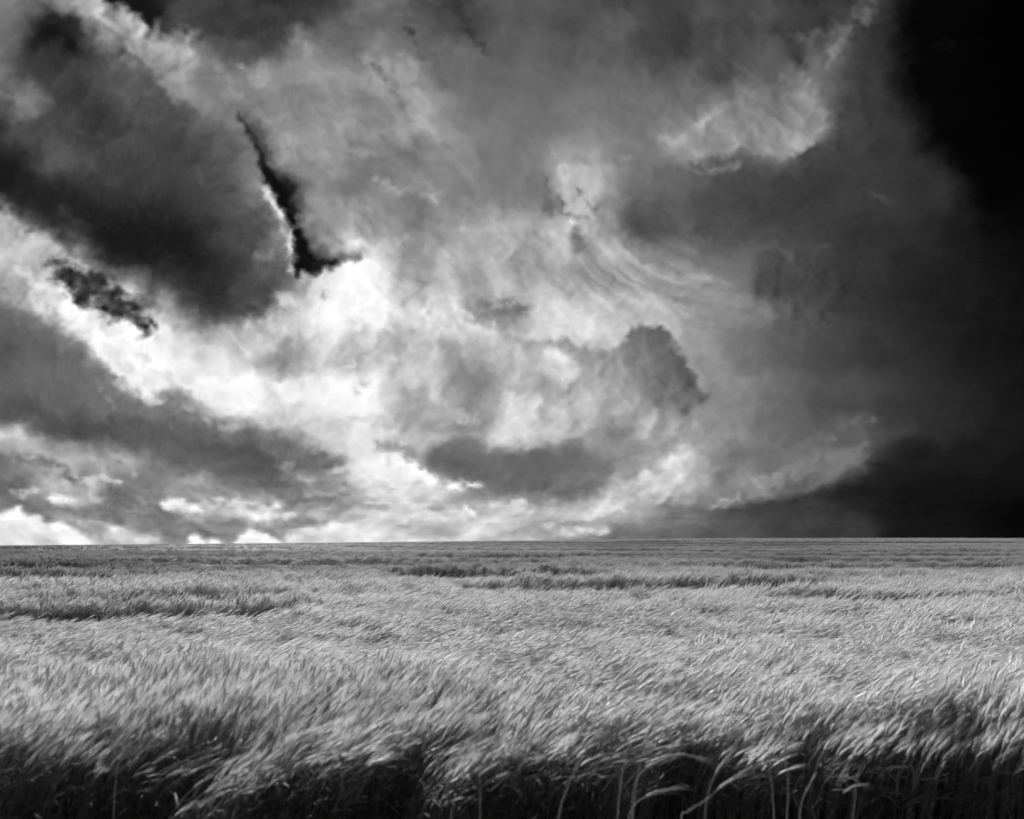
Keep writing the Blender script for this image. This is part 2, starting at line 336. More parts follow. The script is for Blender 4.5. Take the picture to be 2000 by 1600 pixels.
# --- smaller shapes, lower left
def strokes(vals):
    for pts, w_, v_, o_ in vals: stroke(pts, w_, v_, o_)
strokes([
 ([(60, 552), (110, 575), (160, 612)], 8, 246, .7), ([(20, 520), (60, 540), (95, 560)], 6, 235, .5), ([(30, 545), (70, 575), (110, 615)], 6, 175, .5),
 ([(228, 714), (268, 748), (306, 785)], 7, 238, .6), ([(199, 728), (242, 756)], 8, 118, .6), ([(200, 749), (214, 796)], 5, 152, .6), ([(239, 749), (281, 771)], 5, 222, .6),
 ([(270, 690), (330, 735), (370, 780)], 7, 208, .4), ([(356, 742), (400, 765), (435, 787)], 8, 246, .6), ([(300, 660), (380, 700), (440, 745)], 8, 225, .4),
 ([(402, 820), (449, 844)], 5, 215, .7), ([(470, 803), (452, 838)], 4, 200, .6),
 ([(330, 810), (400, 830), (450, 855)], 14, 128, .5),
 ([(0, 895), (62, 893), (107, 905), (125, 920), (157, 945)], 6, 100, .45), ([(0, 880), (70, 880), (140, 895)], 8, 205, .4),
 ([(160, 924), (200, 920), (228, 899), (250, 888)], 4, 130, .7), ([(170, 932), (205, 925)], 6, 218, .7), ([(214, 938), (235, 945)], 7, 228, .7), ([(256, 920), (262, 930)], 4, 228, .7),
 ([(150, 950), (190, 960), (210, 968)], 7, 195, .5), ([(45, 963), (75, 958)], 5, 214, .7), ([(0, 985), (50, 995), (95, 1012)], 6, 110, .5),
 ([(320, 983), (338, 980), (392, 994)], 6, 236, .8), ([(330, 975), (345, 972)], 4, 170, .6), ([(390, 978), (428, 984)], 9, 216, .7), ([(436, 966), (452, 976)], 5, 132, .7),
 ([(430, 985), (480, 985), (520, 1000)], 11, 222, .6), ([(499, 1016), (530, 1003), (545, 986)], 8, 248, .8), ([(556, 1011), (566, 1003), (577, 1010)], 4, 240, .7),
 ([(517, 1022), (570, 1020), (634, 1028)], 7, 146, .7), ([(330, 1030), (460, 1030)], 16, 140, .5),
 ([(552, 1046), (575, 1036), (600, 1032), (640, 1028), (655, 1022), (700, 1030)], 5, 238, .6), ([(580, 1048), (640, 1045)], 6, 196, .5),
 ([(210, 1042), (225, 1032), (245, 1040)], 5, 226, .7), ([(255, 1042), (310, 1046)], 4, 208, .6), ([(180, 1030), (210, 1022)], 6, 165, .5),
 ([(605, 890), (640, 905), (660, 918)], 12, 106, .6), ([(562, 914), (590, 930), (612, 948)], 12, 205, .5), ([(620, 955), (680, 946)], 8, 138, .6),
 ([(600, 965), (650, 962), (700, 950)], 5, 205, .5),
 ([(485, 625), (505, 665)], 6, 238, .5), ([(515, 600), (532, 640)], 5, 225, .4), ([(460, 660), (480, 690)], 7, 220, .4), ([(545, 575), (560, 600)], 5, 215, .5), ([(500, 590), (520, 620)], 5, 120, .4),
 ([(590, 545), (596, 560)], 6, 235, .6), ([(606, 551), (608, 556)], 4, 175, .6), ([(630, 572), (632, 578)], 4, 190, .6), ([(600, 533), (604, 535)], 5, 255, .9),
])
# --- smaller shapes, middle
strokes([
 ([(746, 625), (760, 646)], 5, 245, .6), ([(839, 640), (846, 660)], 5, 240, .6), ([(775, 605), (790, 625)], 5, 248, .6), ([(815, 600), (835, 620)], 5, 246, .6), ([(855, 605), (885, 635)], 5, 236, .6), ([(880, 600), (900, 625)], 4, 240, .5),
 ([(700, 640), (760, 670), (800, 690)], 16, 198, .5), ([(810, 650), (850, 690)], 14, 188, .5),
 ([(952, 594), (985, 587), (1016, 603)], 4, 112, .75), ([(965, 607), (1000, 608), (1032, 616)], 4, 125, .75), ([(980, 577), (1000, 582), (1010, 592)], 3.5, 108, .7), ([(975, 598), (1012, 597)], 3, 205, .7), ([(925, 585), (950, 590)], 5, 140, .6), ([(960, 618), (1000, 622)], 4, 165, .5),
 ([(900, 606), (925, 615), (932, 640)], 9, 240, .6), ([(955, 632), (965, 625)], 4, 240, .6), ([(945, 650), (965, 655)], 4, 240, .5),
 ([(985, 660), (1020, 672), (1045, 678)], 5, 168, .6), ([(1042, 668), (1060, 678)], 4, 175, .5), ([(1060, 672), (1075, 666), (1085, 672), (1100, 668), (1110, 678)], 4, 168, .6), ([(1110, 680), (1135, 690), (1160, 688), (1190, 690)], 5, 158, .6),
 ([(1062, 684), (1085, 694), (1110, 706)], 8, 250, .8), ([(1072, 705), (1080, 708)], 4, 235, .7), ([(1095, 733), (1108, 728), (1118, 731)], 3.5, 232, .7),
 ([(900, 735), (930, 760), (960, 790)], 20, 142, .4), ([(895, 790), (930, 800)], 9, 150, .5),
 ([(983, 778), (990, 768), (1000, 790)], 6, 226, .7), ([(1010, 780), (1035, 785), (1050, 798)], 8, 226, .7), ([(1010, 815), (1020, 805), (1045, 810)], 9, 232, .6), ([(1060, 800), (1085, 800), (1095, 815)], 7, 222, .6), ([(1020, 835), (1030, 860)], 8, 225, .5), ([(1105, 830), (1125, 822), (1148, 832)], 6, 212, .7), ([(1150, 812), (1170, 806)], 5, 200, .6), ([(1110, 850), (1150, 845)], 8, 165, .4),
 ([(1080, 780), (1120, 790), (1160, 800)], 8, 172, .5), ([(1040, 760), (1090, 765)], 9, 175, .5),
 ([(868, 828), (885, 812), (930, 816)], 8, 222, .6), ([(840, 780), (850, 770), (860, 790)], 7, 215, .5), ([(800, 845), (845, 850), (860, 835)], 8, 190, .5),
 ([(750, 715), (770, 700), (795, 708)], 9, 232, .6), ([(680, 715), (690, 705)], 5, 250, .6), ([(700, 745), (720, 750)], 5, 190, .6), ([(690, 760), (695, 765)], 5, 195, .5),
 ([(739, 872), (775, 870), (810, 882)], 8, 160, .6), ([(745, 848), (770, 842)], 5, 236, .6), ([(690, 815), (740, 820), (765, 832)], 8, 198, .5), ([(650, 830), (680, 838)], 8, 215, .5),
 ([(782, 903), (806, 910), (826, 926), (848, 942)], 8, 254, .85), ([(800, 925), (815, 935)], 5, 205, .5), ([(784, 915), (780, 940), (786, 962)], 6, 244, .7), ([(752, 897), (758, 905)], 4, 205, .6),
 ([(860, 952), (890, 948), (932, 948)], 7, 244, .8), ([(880, 962), (910, 966)], 5, 200, .5), ([(718, 934), (740, 936), (765, 944)], 4, 250, .8), ([(724, 942), (742, 960)], 4, 246, .7), ([(742, 950), (765, 958)], 6, 196, .6),
 ([(715, 990), (735, 986), (755, 992)], 3.5, 166, .7), ([(715, 982), (760, 984)], 3, 240, .6), ([(812, 982), (840, 990), (870, 998)], 7, 166, .7), ([(800, 985), (830, 1000), (860, 1006)], 4, 246, .6), ([(905, 985), (915, 997), (925, 1003)], 3.5, 250, .8), ([(880, 975), (900, 985)], 5, 215, .5),
 ([(985, 972), (1005, 975)], 5, 150, .7), ([(1030, 974), (1055, 984)], 6, 132, .7), ([(1005, 982), (1030, 978)], 3, 240, .7), ([(960, 995), (1000, 990), (1040, 998)], 6, 228, .6),
 ([(1140, 1010), (1165, 1002), (1185, 998)], 4, 228, .7), ([(1195, 1000), (1205, 992), (1215, 996)], 4, 230, .7), ([(1130, 1025), (1140, 1024)], 5, 150, .6), ([(1060, 1022), (1090, 1032), (1130, 1038), (1180, 1036)], 4.5, 236, .7), ([(1040, 1040), (1080, 1046), (1120, 1050)], 7, 160, .6),
 ([(745, 1012), (755, 1008)], 6, 244, .7), ([(715, 1020), (725, 1014)], 5, 236, .6), ([(780, 1015), (800, 1008), (815, 1014)], 5, 246, .6), ([(860, 1015), (870, 1020)], 5, 206, .5), ([(650, 1032), (680, 1026)], 5, 246, .6),
 ([(1255, 925), (1265, 918), (1285, 932)], 5, 232, .7), ([(1300, 910), (1315, 895), (1330, 908)], 6, 228, .7), ([(1310, 930), (1345, 920)], 6, 226, .6), ([(1180, 962), (1230, 955), (1290, 948)], 5, 228, .6), ([(1320, 925), (1335, 935)], 3.5, 165, .6), ([(1275, 940), (1300, 950)], 5, 205, .5),
])
# --- smaller shapes, upper left and top
strokes([
 ([(225, 60), (240, 75), (255, 100)], 5, 165, .6), ([(240, 50), (262, 72)], 5, 130, .5), ([(235, 100), (262, 112), (275, 122)], 4, 75, .6), ([(245, 120), (275, 140)], 4, 150, .6), ([(285, 140), (300, 152), (315, 148)], 4, 100, .6), ([(275, 150), (290, 165), (310, 172)], 4, 168, .5), ([(320, 155), (330, 160)], 4, 95, .5),
 ([(290, 100), (310, 95), (330, 115)], 12, 192, .5), ([(350, 62), (365, 60), (372, 85)], 8, 190, .6), ([(390, 75), (400, 80)], 4, 75, .7), ([(260, 175), (300, 195), (350, 215)], 5, 130, .5), ([(345, 212), (375, 228), (395, 240)], 4, 165, .6), ([(397, 228), (402, 240)], 4, 180, .7),
 ([(60, 120), (70, 105), (130, 75), (145, 78)], 5, 62, .5), ([(95, 82), (135, 74)], 3.5, 60, .6), ([(0, 180), (12, 190)], 8, 165, .6), ([(60, 165), (68, 180)], 8, 135, .5),
 ([(160, 255), (200, 275)], 6, 78, .4), ([(180, 320), (215, 345), (228, 350)], 6, 82, .5), ([(440, 290), (452, 298)], 3, 130, .7), ([(383, 340), (390, 352)], 4, 95, .6), ([(120, 410), (165, 455)], 9, 62, .5), ([(500, 400), (520, 430)], 8, 145, .4), ([(535, 440), (540, 465)], 5, 130, .5), ([(505, 500), (530, 495)], 8, 150, .5),
 ([(590, 80), (600, 88), (598, 105)], 6, 172, .6), ([(430, 130), (450, 160), (440, 190)], 7, 162, .5), ([(470, 130), (485, 142)], 5, 168, .5), ([(505, 150), (520, 165)], 6, 172, .5), ([(455, 175), (480, 205), (520, 225)], 6, 158, .4), ([(530, 265), (590, 280), (610, 300)], 8, 168, .5), ([(525, 290), (545, 320)], 6, 160, .5), ([(630, 390), (660, 400), (665, 425)], 8, 172, .5), ([(665, 245), (672, 275), (690, 270)], 6, 172, .5), ([(590, 465), (605, 480)], 4, 95, .6),
 ([(720, 100), (745, 120), (770, 135)], 5, 118, .5), ([(735, 130), (748, 142), (752, 158)], 4, 108, .7), ([(720, 140), (725, 160)], 4, 130, .6), ([(765, 178), (780, 190), (786, 210)], 4, 118, .6), ([(700, 115), (715, 120)], 5, 165, .5), ([(730, 175), (760, 190)], 5, 178, .5), ([(795, 55), (803, 75)], 5, 70, .7), ([(815, 95), (830, 115)], 4, 92, .6), ([(845, 105), (858, 110)], 4, 88, .5), ([(700, 20), (740, 10), (790, 30)], 7, 120, .5), ([(840, 0), (855, 5)], 5, 110, .6), ([(670, 25), (690, 60)], 6, 120, .4),
 ([(905, 30), (915, 50), (930, 78), (945, 96)], 6, 58, .6), ([(955, 40), (958, 60)], 8, 82, .4),
 ([(860, 300), (900, 330), (930, 345)], 8, 165, .4), ([(730, 355), (790, 372)], 4, 180, .6), ([(800, 370), (830, 375), (850, 395)], 6, 185, .5), ([(690, 400), (720, 420)], 8, 180, .5), ([(760, 470), (800, 460)], 8, 182, .4), ([(850, 440), (900, 445), (1000, 450)], 5, 195, .5), ([(870, 500), (940, 450)], 10, 200, .4), ([(980, 470), (990, 520)], 12, 168, .5), ([(900, 500), (890, 560)], 14, 200, .4),
 ([(1065, 360), (1072, 378)], 6, 112, .7), ([(1090, 385), (1100, 415)], 4, 78, .8), ([(1072, 410), (1076, 416)], 4, 110, .6), ([(1128, 372), (1130, 382)], 3.5, 110, .6), ([(1105, 418), (1130, 428), (1155, 425), (1165, 405)], 3.5, 112, .6), ([(1155, 408), (1150, 395)], 3, 120, .5), ([(1110, 435), (1140, 440)], 3.5, 215, .5), ([(1118, 450), (1140, 465), (1130, 490)], 4, 132, .6), ([(1050, 475), (1048, 482)], 4, 155, .5), ([(1075, 478), (1076, 486)], 4, 150, .5), ([(1100, 330), (1120, 345)], 8, 210, .6), ([(1098, 350), (1112, 385), (1128, 410)], 8, 205, .4), ([(1200, 310), (1235, 316)], 4, 165, .6), ([(1170, 290), (1210, 315)], 6, 150, .4),
])
# --- smaller shapes, right
strokes([
 ([(1300, 275), (1325, 278), (1335, 270)], 7, 178, .6), ([(1360, 240), (1395, 228)], 6, 172, .6), ([(1400, 215), (1430, 195), (1450, 200)], 5, 158, .5), ([(1480, 195), (1495, 200), (1492, 215)], 4, 172, .6), ([(1505, 215), (1530, 222), (1545, 216)], 4, 108, .6), ([(1520, 160), (1535, 155)], 6, 170, .6), ([(1540, 190), (1565, 180), (1580, 165)], 5, 175, .6), ([(1565, 215), (1580, 240), (1575, 265)], 4, 118, .5), ([(1585, 225), (1600, 228)], 4, 160, .6), ([(1590, 255), (1610, 268)], 4, 100, .5), ([(1545, 80), (1550, 100), (1560, 130)], 8, 52, .5), ([(1575, 130), (1590, 140)], 6, 60, .5), ([(1625, 80), (1645, 70), (1655, 90)], 6, 100, .5), ([(1660, 40), (1700, 10)], 9, 88, .5),
 ([(1340, 332), (1370, 337), (1420, 330), (1445, 320)], 4, 146, .5), ([(1330, 318), (1345, 325)], 4, 130, .6), ([(1350, 326), (1385, 327)], 4, 92, .6),
 ([(1505, 298), (1522, 283), (1540, 270)], 4, 66, .75), ([(1515, 302), (1545, 300), (1570, 288)], 5, 160, .7),
 ([(1440, 580), (1480, 575), (1510, 588)], 5, 152, .5), ([(1445, 610), (1475, 600), (1490, 612)], 4, 108, .5), ([(1340, 545), (1420, 560)], 4, 178, .4),
 ([(1335, 770), (1360, 772)], 3, 160, .5), ([(1320, 795), (1355, 798)], 4, 160, .5),
 ([(1552, 878), (1580, 866), (1615, 862), (1625, 848)], 4, 118, .8), ([(1665, 825), (1690, 818)], 5, 104, .6), ([(1640, 880), (1680, 872)], 6, 124, .6), ([(1470, 930), (1480, 940), (1520, 928)], 4, 165, .8), ([(1540, 915), (1570, 918), (1610, 920)], 6, 140, .6), ([(1395, 985), (1440, 972), (1475, 958)], 5, 170, .6), ([(1400, 905), (1440, 915)], 8, 120, .5),
])

# the bright parts of the deck are seldom fully white
BACK = BACK - 13.0 * np.exp(-((BACK - 205.0) / 32.0) ** 2)
blob(800, 1030, 160, 26, 0, 205, 0.35)

# ---- front layer: crisp-edged pieces (openings of clear sky, sunlit cumulus, a dark tower)
FRONT_PIECES = [
 # outline, list of (x, y, value) anchors
 ([(465, 224), (483, 259), (497, 290), (506, 322), (510, 350), (525, 364), (539, 388), (553, 413), (574, 448), (579, 483), (576, 518), (581, 541), (591, 530), (616, 535), (630, 525), (651, 521), (672, 507), (700, 499), (665, 502), (640, 498), (612, 483), (597, 462), (588, 440), (583, 413), (582, 364), (567, 350), (539, 336), (524, 322), (526, 305), (514, 287), (504, 259), (480, 240)],
  [(480, 250, 45), (505, 300, 38), (545, 370, 24), (570, 420, 22), (590, 500, 26), (640, 512, 48), (690, 502, 70)]),
 ([(105, 500), (141, 514), (188, 533), (214, 551), (239, 569), (275, 591), (294, 620), (296, 641), (286, 659), (272, 641), (254, 625), (232, 622), (203, 618), (181, 594), (152, 587), (123, 562), (109, 540)],
  [(110, 510, 66), (160, 555, 52), (220, 590, 50), (280, 630, 62)]),
 ([(206, -30), (206, 2), (224, 6), (245, 16), (273, 33), (287, 56), (294, 68), (305, 49), (318, 30), (330, 0), (332, -30)],
  [(215, 0, 30), (270, 10, 18), (300, 40, 24), (330, 0, 40)]),
 ([(66, 45), (100, 36), (140, 44), (154, 70), (150, 98), (130, 96), (119, 82), (97, 80), (77, 88), (62, 103), (56, 86)],
  [(100, 62, 7), (138, 88, 10), (64, 92, 16), (100, 36, 42), (66, 45, 36), (140, 44, 40), (156, 72, 44), (54, 86, 40)]),
 ([(1226, 656), (1234, 646), (1244, 647), (1252, 640), (1270, 637), (1284, 643), (1295, 644), (1306, 652), (1313, 662), (1312, 672), (1318, 682), (1326, 692), (1335, 698), (1338, 712), (1346, 722), (1350, 734), (1358, 740), (1362, 756), (1369, 768), (1387, 779), (1366, 784), (1380, 800), (1350, 840), (1300, 850), (1230, 815), (1180, 790), (1135, 745), (1120, 705), (1150, 690), (1190, 692), (1210, 684), (1218, 672)],
  [(1240, 660, 128), (1270, 650, 118), (1300, 660, 112), (1310, 690, 110), (1330, 715, 100), (1345, 745, 88), (1370, 776, 104), (1300, 740, 116), (1285, 770, 130), (1250, 720, 138), (1225, 690, 142), (1195, 712, 158), (1320, 780, 118), (1340, 800, 112), (1215, 735, 160)],
  [(1380, 800), (1350, 840), (1300, 850), (1230, 815), (1180, 790), (1135, 745), (1120, 705), (1150, 692)]),
 # upper rim of the big dark cloud
 ([(262, 118), (290, 150), (318, 172), (338, 196), (362, 206), (385, 226), (402, 240), (424, 246), (440, 236), (455, 230), (466, 242), (480, 262), (494, 292), (503, 325), (508, 352), (490, 420), (430, 380), (360, 310), (280, 230), (220, 170)],
  [(300, 170, 92), (345, 208, 92), (385, 234, 98), (420, 252, 100), (455, 240, 134), (478, 270, 118), (496, 310, 116), (504, 345, 128), (450, 290, 92), (400, 270, 84), (330, 220, 78)],
  [(508, 352), (490, 420), (430, 380), (360, 310), (280, 230), (220, 170), (262, 118)]),
 # head of the storm cloud
 ([(1478, 605), (1475, 580), (1474, 550), (1478, 522), (1484, 505), (1494, 495), (1508, 491), (1522, 495), (1532, 503), (1541, 513), (1548, 506), (1552, 494), (1562, 485), (1576, 481), (1590, 485), (1606, 498), (1660, 540), (1640, 640), (1540, 650)],
  [(1482, 560, 82), (1484, 515, 84), (1505, 500, 80), (1530, 512, 78), (1545, 520, 78), (1575, 492, 74), (1520, 560, 74), (1560, 550, 70)],
  [(1606, 498), (1660, 540), (1640, 640), (1540, 650), (1478, 605)]),
 # torn edge of the pale cloud
 ([(1612, 228), (1606, 248), (1598, 264), (1580, 276), (1570, 288), (1548, 296), (1538, 303), (1520, 304), (1496, 298), (1468, 296), (1430, 265), (1480, 200), (1560, 180), (1604, 205)],
  [(1606, 232, 140), (1596, 255, 150), (1570, 275, 168), (1545, 285, 172), (1530, 298, 150), (1500, 292, 150), (1475, 290, 146), (1560, 240, 160), (1510, 260, 155)],
  [(1468, 296), (1430, 265), (1480, 200), (1560, 180), (1604, 205)]),
 # sunlit cumulus left of the flat dark cloud
 ([(772, 965), (776, 935), (780, 912), (785, 902), (794, 906), (806, 909), (813, 917), (824, 923), (832, 933), (846, 940), (856, 947), (872, 950), (860, 972), (800, 980)],
  [(786, 908, 250), (810, 918, 254), (840, 940, 252), (790, 935, 238), (815, 945, 228), (800, 930, 244), (780, 950, 240)],
  [(872, 950), (860, 972), (800, 980), (772, 965), (776, 935)]),
 # low cloudlets, left
 ([(320, 985), (328, 979), (340, 976), (350, 982), (364, 983), (380, 988), (394, 994), (378, 998), (350, 998), (330, 994)], [(330, 982, 238), (345, 980, 242), (380, 992, 236), (340, 994, 206), (365, 996, 205)]),
 ([(92, 975), (100, 968), (116, 966), (132, 969), (150, 977), (132, 982), (108, 982)], [(110, 970, 240), (140, 976, 235), (120, 980, 218)]),
 ([(204, 1058), (207, 1040), (214, 1032), (226, 1029), (238, 1035), (246, 1043), (262, 1046), (284, 1047), (312, 1050), (314, 1075), (204, 1075)], [(224, 1032, 236), (212, 1045, 205), (240, 1045, 210), (290, 1050, 212), (230, 1058, 195), (300, 1062, 190)]),
 ([(552, 1064), (560, 1046), (580, 1036), (604, 1031), (622, 1033), (636, 1026), (650, 1021), (662, 1025), (690, 1029), (720, 1040), (720, 1080), (552, 1080)], [(580, 1040, 216), (604, 1034, 232), (648, 1024, 244), (690, 1034, 236), (600, 1052, 205), (660, 1050, 222), (700, 1055, 235)], [(720, 1040), (720, 1080)]),
 # ragged rim of the middle deck
 ([(1000, 668), (1018, 671), (1032, 675), (1044, 667), (1056, 676), (1066, 668), (1076, 663), (1084, 672), (1096, 668), (1112, 667), (1120, 678), (1136, 684), (1146, 680), (1158, 690), (1178, 688), (1194, 692), (1190, 735), (1100, 735), (1010, 705)],
  [(1020, 675, 186), (1045, 672, 182), (1060, 680, 196), (1075, 668, 170), (1096, 672, 172), (1118, 682, 170), (1145, 686, 162), (1178, 692, 158), (1085, 692, 246), (1070, 688, 240), (1100, 702, 244), (1140, 705, 168), (1040, 692, 192)],
  [(1194, 692), (1190, 735), (1100, 735), (1010, 705), (1000, 668)]),
 # lit heads above the low shelf
 ([(1246, 934), (1252, 922), (1262, 917), (1270, 924), (1284, 932), (1294, 926), (1300, 910), (1312, 897), (1322, 894), (1332, 903), (1344, 897), (1360, 890), (1372, 892), (1380, 930), (1330, 962), (1250, 958)],
  [(1262, 922, 228), (1250, 935, 215), (1284, 938, 214), (1305, 908, 226), (1320, 900, 224), (1345, 902, 205), (1365, 896, 188), (1330, 935, 222), (1285, 950, 210)],
  [(1372, 892), (1380, 930), (1330, 962), (1250, 958), (1246, 934)]),
 ([(1466, 931), (1474, 936), (1490, 937), (1506, 934), (1520, 925), (1536, 918), (1560, 917), (1590, 900), (1612, 880), (1620, 940), (1560, 960), (1460, 972)],
  [(1470, 935, 158), (1490, 942, 160), (1515, 932, 152), (1545, 924, 142), (1580, 915, 132), (1520, 950, 150)],
  [(1612, 880), (1620, 940), (1560, 960), (1460, 972)]),
 ([(-60, 1010), (0, 1004), (22, 997), (36, 989), (47, 1002), (72, 1010), (91, 1024), (112, 1016), (130, 1025), (145, 1036), (167, 1046), (180, 1066), (180, 1090), (-60, 1090)],
  [(36, 994, 255), (0, 1010, 235), (60, 1020, 240), (112, 1022, 250), (150, 1042, 248), (20, 1045, 225), (90, 1050, 222), (170, 1060, 242), (40, 1072, 240)]),
 ([(367, 1064), (370, 1047), (381, 1043), (395, 1052), (404, 1060), (417, 1055), (436, 1063), (436, 1090), (367, 1090)], [(380, 1048, 252), (420, 1060, 245), (400, 1070, 240)]),
 ([(455, 1064), (471, 1046), (482, 1040), (489, 1034), (499, 1042), (518, 1043), (536, 1051), (549, 1064), (549, 1090), (455, 1090)], [(489, 1038, 255), (475, 1055, 238), (520, 1047, 252), (540, 1060, 248), (500, 1062, 232)]),
]
# texture strength: how ragged and grainy the cloud is
TEX = np.full(GX.shape, 0.75)
def tex(cx, cy, rx, ry, val):
    global TEX
    a = np.exp(-(((GX - cx) / rx) ** 2 + ((GY - cy) / ry) ** 2))
    TEX = TEX * (1 - a) + val * a
tex(1020, 190, 230, 180, 0.2)
tex(1300, 550, 240, 110, 0.2)
tex(1750, 700, 320, 420, 0.2)
tex(1650, 420, 340, 130, 0.2)
tex(1950, 150, 180, 300, 0.15)
tex(1480, 230, 170, 90, 0.95)
tex(200, 400, 240, 130, 0.3)
tex(430, 520, 110, 130, 0.35)
tex(280, 100, 120, 100, 1.2)
tex(200, 580, 130, 70, 1.9)
tex(800, 620, 200, 80, 1.0)
tex(1120, 440, 90, 80, 1.1)
tex(350, 860, 330, 60, 0.4)
tex(100, 740, 130, 90, 0.45)
tex(1000, 920, 190, 45, 0.4)
tex(400, 1000, 400, 50, 1.0)
tex(1200, 960, 160, 50, 0.9)
tex(1850, 1000, 250, 80, 0.15)
tex(1290, 705, 100, 80, 1.0)
tex(545, 420, 60, 140, 0.8)

# billow relief, lit from the bright opening left of centre
lx, ly = 520.0 - GX, 600.0 - GY; ln = np.hypot(lx, ly) + 1.0; lx, ly = lx / ln, ly / ln
def relief(scale, octv, gain, seed, billow):
    h = fbm((QX + w2[0]) / scale, (QY + w2[1]) / scale, octv, gain, seed, billow)
    gy_, gx_ = np.gradient(h); gy_ = -gy_
    r_ = -(gx_ * lx + gy_ * ly * 0.9)
    return np.clip(r_ / (r_.std() + 1e-9), -2.4, 2.4), h / h.std()
r1, h1 = relief(125, 4, 0.36, 200, True)
r2, h2 = relief(58, 3, 0.38, 230, True)
h3 = fbm((QX + w2[0]) / 85, (QY + w2[1]) / 80, 4, 0.5, 260); h3 = h3 / h3.std()
TEX = np.clip(TEX, 0.05, 2.0)
gain = np.clip(0.04 + BACK / 200.0, 0, 1.0) * np.clip((262 - BACK) / 60.0, 0.35, 1.0)
BACK = BACK + TEX * gain * (7.0 * r1 + 3.0 * r2 + 5.0 * h1 + 8.0 * h3)
# combed cirrus: streaks that follow an arc
rad_ = np.hypot(GX - 1450 + w1[0] * .5, (GY - 250) + w1[1] * .5); ang_ = np.arctan2(GY - 250, GX - 1450)
comb = fbm(rad_ / 30.0, ang_ * 0.9, 4, 0.6, 300)
BACK = BACK + 60 * comb * np.exp(-(((GX - 1230) / 190) ** 2 + ((GY - 550) / 70) ** 2))
# shafts and falling veils in the upper middle and on the right
ray = fbm(np.arctan2(GX - 760, 900 - GY) * 11.0, np.hypot(GX - 760, 900 - GY) / 420.0, 3, 0.5, 320)
BACK = BACK + 15 * ray * np.exp(-(((GX - 1080) / 230) ** 2 + ((GY - 170) / 190) ** 2))
veil = fbm((GX + 0.25 * GY) / 90.0, GY / 420.0, 4, 0.55, 340)
BACK = BACK + 4 * veil * np.clip(BACK / 60.0, 0.15, 1.0) * sstep((GX - 1380) / 200.0)
h4 = fbm(QX / 190, QY / 120, 5, 0.55, 360); BACK = BACK + 9 * h4 * np.clip(BACK / 60.0, 0.1, 1.0) * sstep((GX - 1420) / 200.0)

puff = 0.62 - worley((QX + w3[0]) / 24.0, (QY + w3[1]) / 21.0, 400) + 0.55 * (0.62 - worley((QX + w3[0]) / 14.0, (QY + w3[1]) / 12.5, 410))
lacef = fbm(QX / 26.0, QY / 22.0, 3, 0.6, 420)
lace2 = fbm(QX / 30.0, QY / 24.0, 4, 0.62, 430)
def piece_opts(n):      # edge softness, billow, lace (px)
    return {0: (10, -7.0, 6.0), 1: (17, -3.0, 6.0), 2: (14, -4.0, 9.0), 3: (22, -2.0, 9.0), 4: (7, 10.0, 4.0), 5: (11, 7.0, 5.0), 6: (15, 6.0, 4.0), 7: (8, 4.0, 16.0)}.get(n, (7, 6.0, 4.0))
for n_, piece in enumerate(FRONT_PIECES):
    outl, anc = piece[0], list(piece[1])
    if len(piece) > 2:          # along this stretch the piece melts into the cloud behind it
        for (x0, y0), (x1, y1) in zip(piece[2][:-1], piece[2][1:]):
            m_ = max(1, int(math.hypot(x1 - x0, y1 - y0) / 10))
            for k in range(m_):
                x, y = x0 + (x1 - x0) * k / m_, y0 + (y1 - y0) * k / m_
                ii = int(round(((HORIZON - y) / FPX - V0) / (V1 - V0) * (NV - 1))); jj = int(round(((x - 1000) / FPX + UMAX) / (2 * UMAX) * (NU - 1)))
                anc.append((x, y, float(BACK[ii, jj])))
    so, pu, la = piece_opts(n_)
    sd = poly_sd(outl, GX + w3[0] * 0.8, GY + w3[1] * 0.8) + pu * puff * flat + la * lacef
    if n_ == 1: sd = sd + 34.0 * lace2
    if n_ == 0:                 # crisp against the near cloud, soft against the far one
        xc = np.interp(GY, [235, 300, 370, 430, 490, 540], [478, 512, 550, 576, 604, 640])
        so = 9 + 22 * sstep((GX - xc + 8) / 16) * (1 - sstep((GY - 500) / 16)); sd = sd + 3.5
    num = np.zeros(GX.shape); den = np.full(GX.shape, 1e-12)
    for x, y, val in anc:
        w = 1.0 / ((GX - x) ** 2 + (GY - y) ** 2 + 60.0) ** 1.5
        num += w * val; den += w
    val = num / den
    val = val + np.clip(val / 140.0, 0.08, 1.0) * np.clip((268 - val) / 60.0, 0.3, 1.0) * (5.0 * r2 + 3.0 * r1)
    a = sstep(sd / so * 0.5 + 0.5)
    if n_ == 1: a = a * np.clip(0.86 + 0.45 * lace2, 0.45, 1.0)
    BACK = BACK * (1 - a) + val * a

# local contrast of the print
def blur(a, r):
    k = 2 * r + 1
    for ax in (0, 1):
        for _ in range(2):
            p_ = np.pad(a, [(r + 1, r) if i == ax else (0, 0) for i in (0, 1)], mode='edge'); c_ = np.cumsum(p_, axis=ax)
            a = (np.take(c_, range(k, c_.shape[ax]), ax) - np.take(c_, range(0, c_.shape[ax] - k), ax)) / k
    return a
BACK = BACK + 0.16 * (BACK - blur(BACK, 7)) + 0.08 * (BACK - blur(BACK, 2))

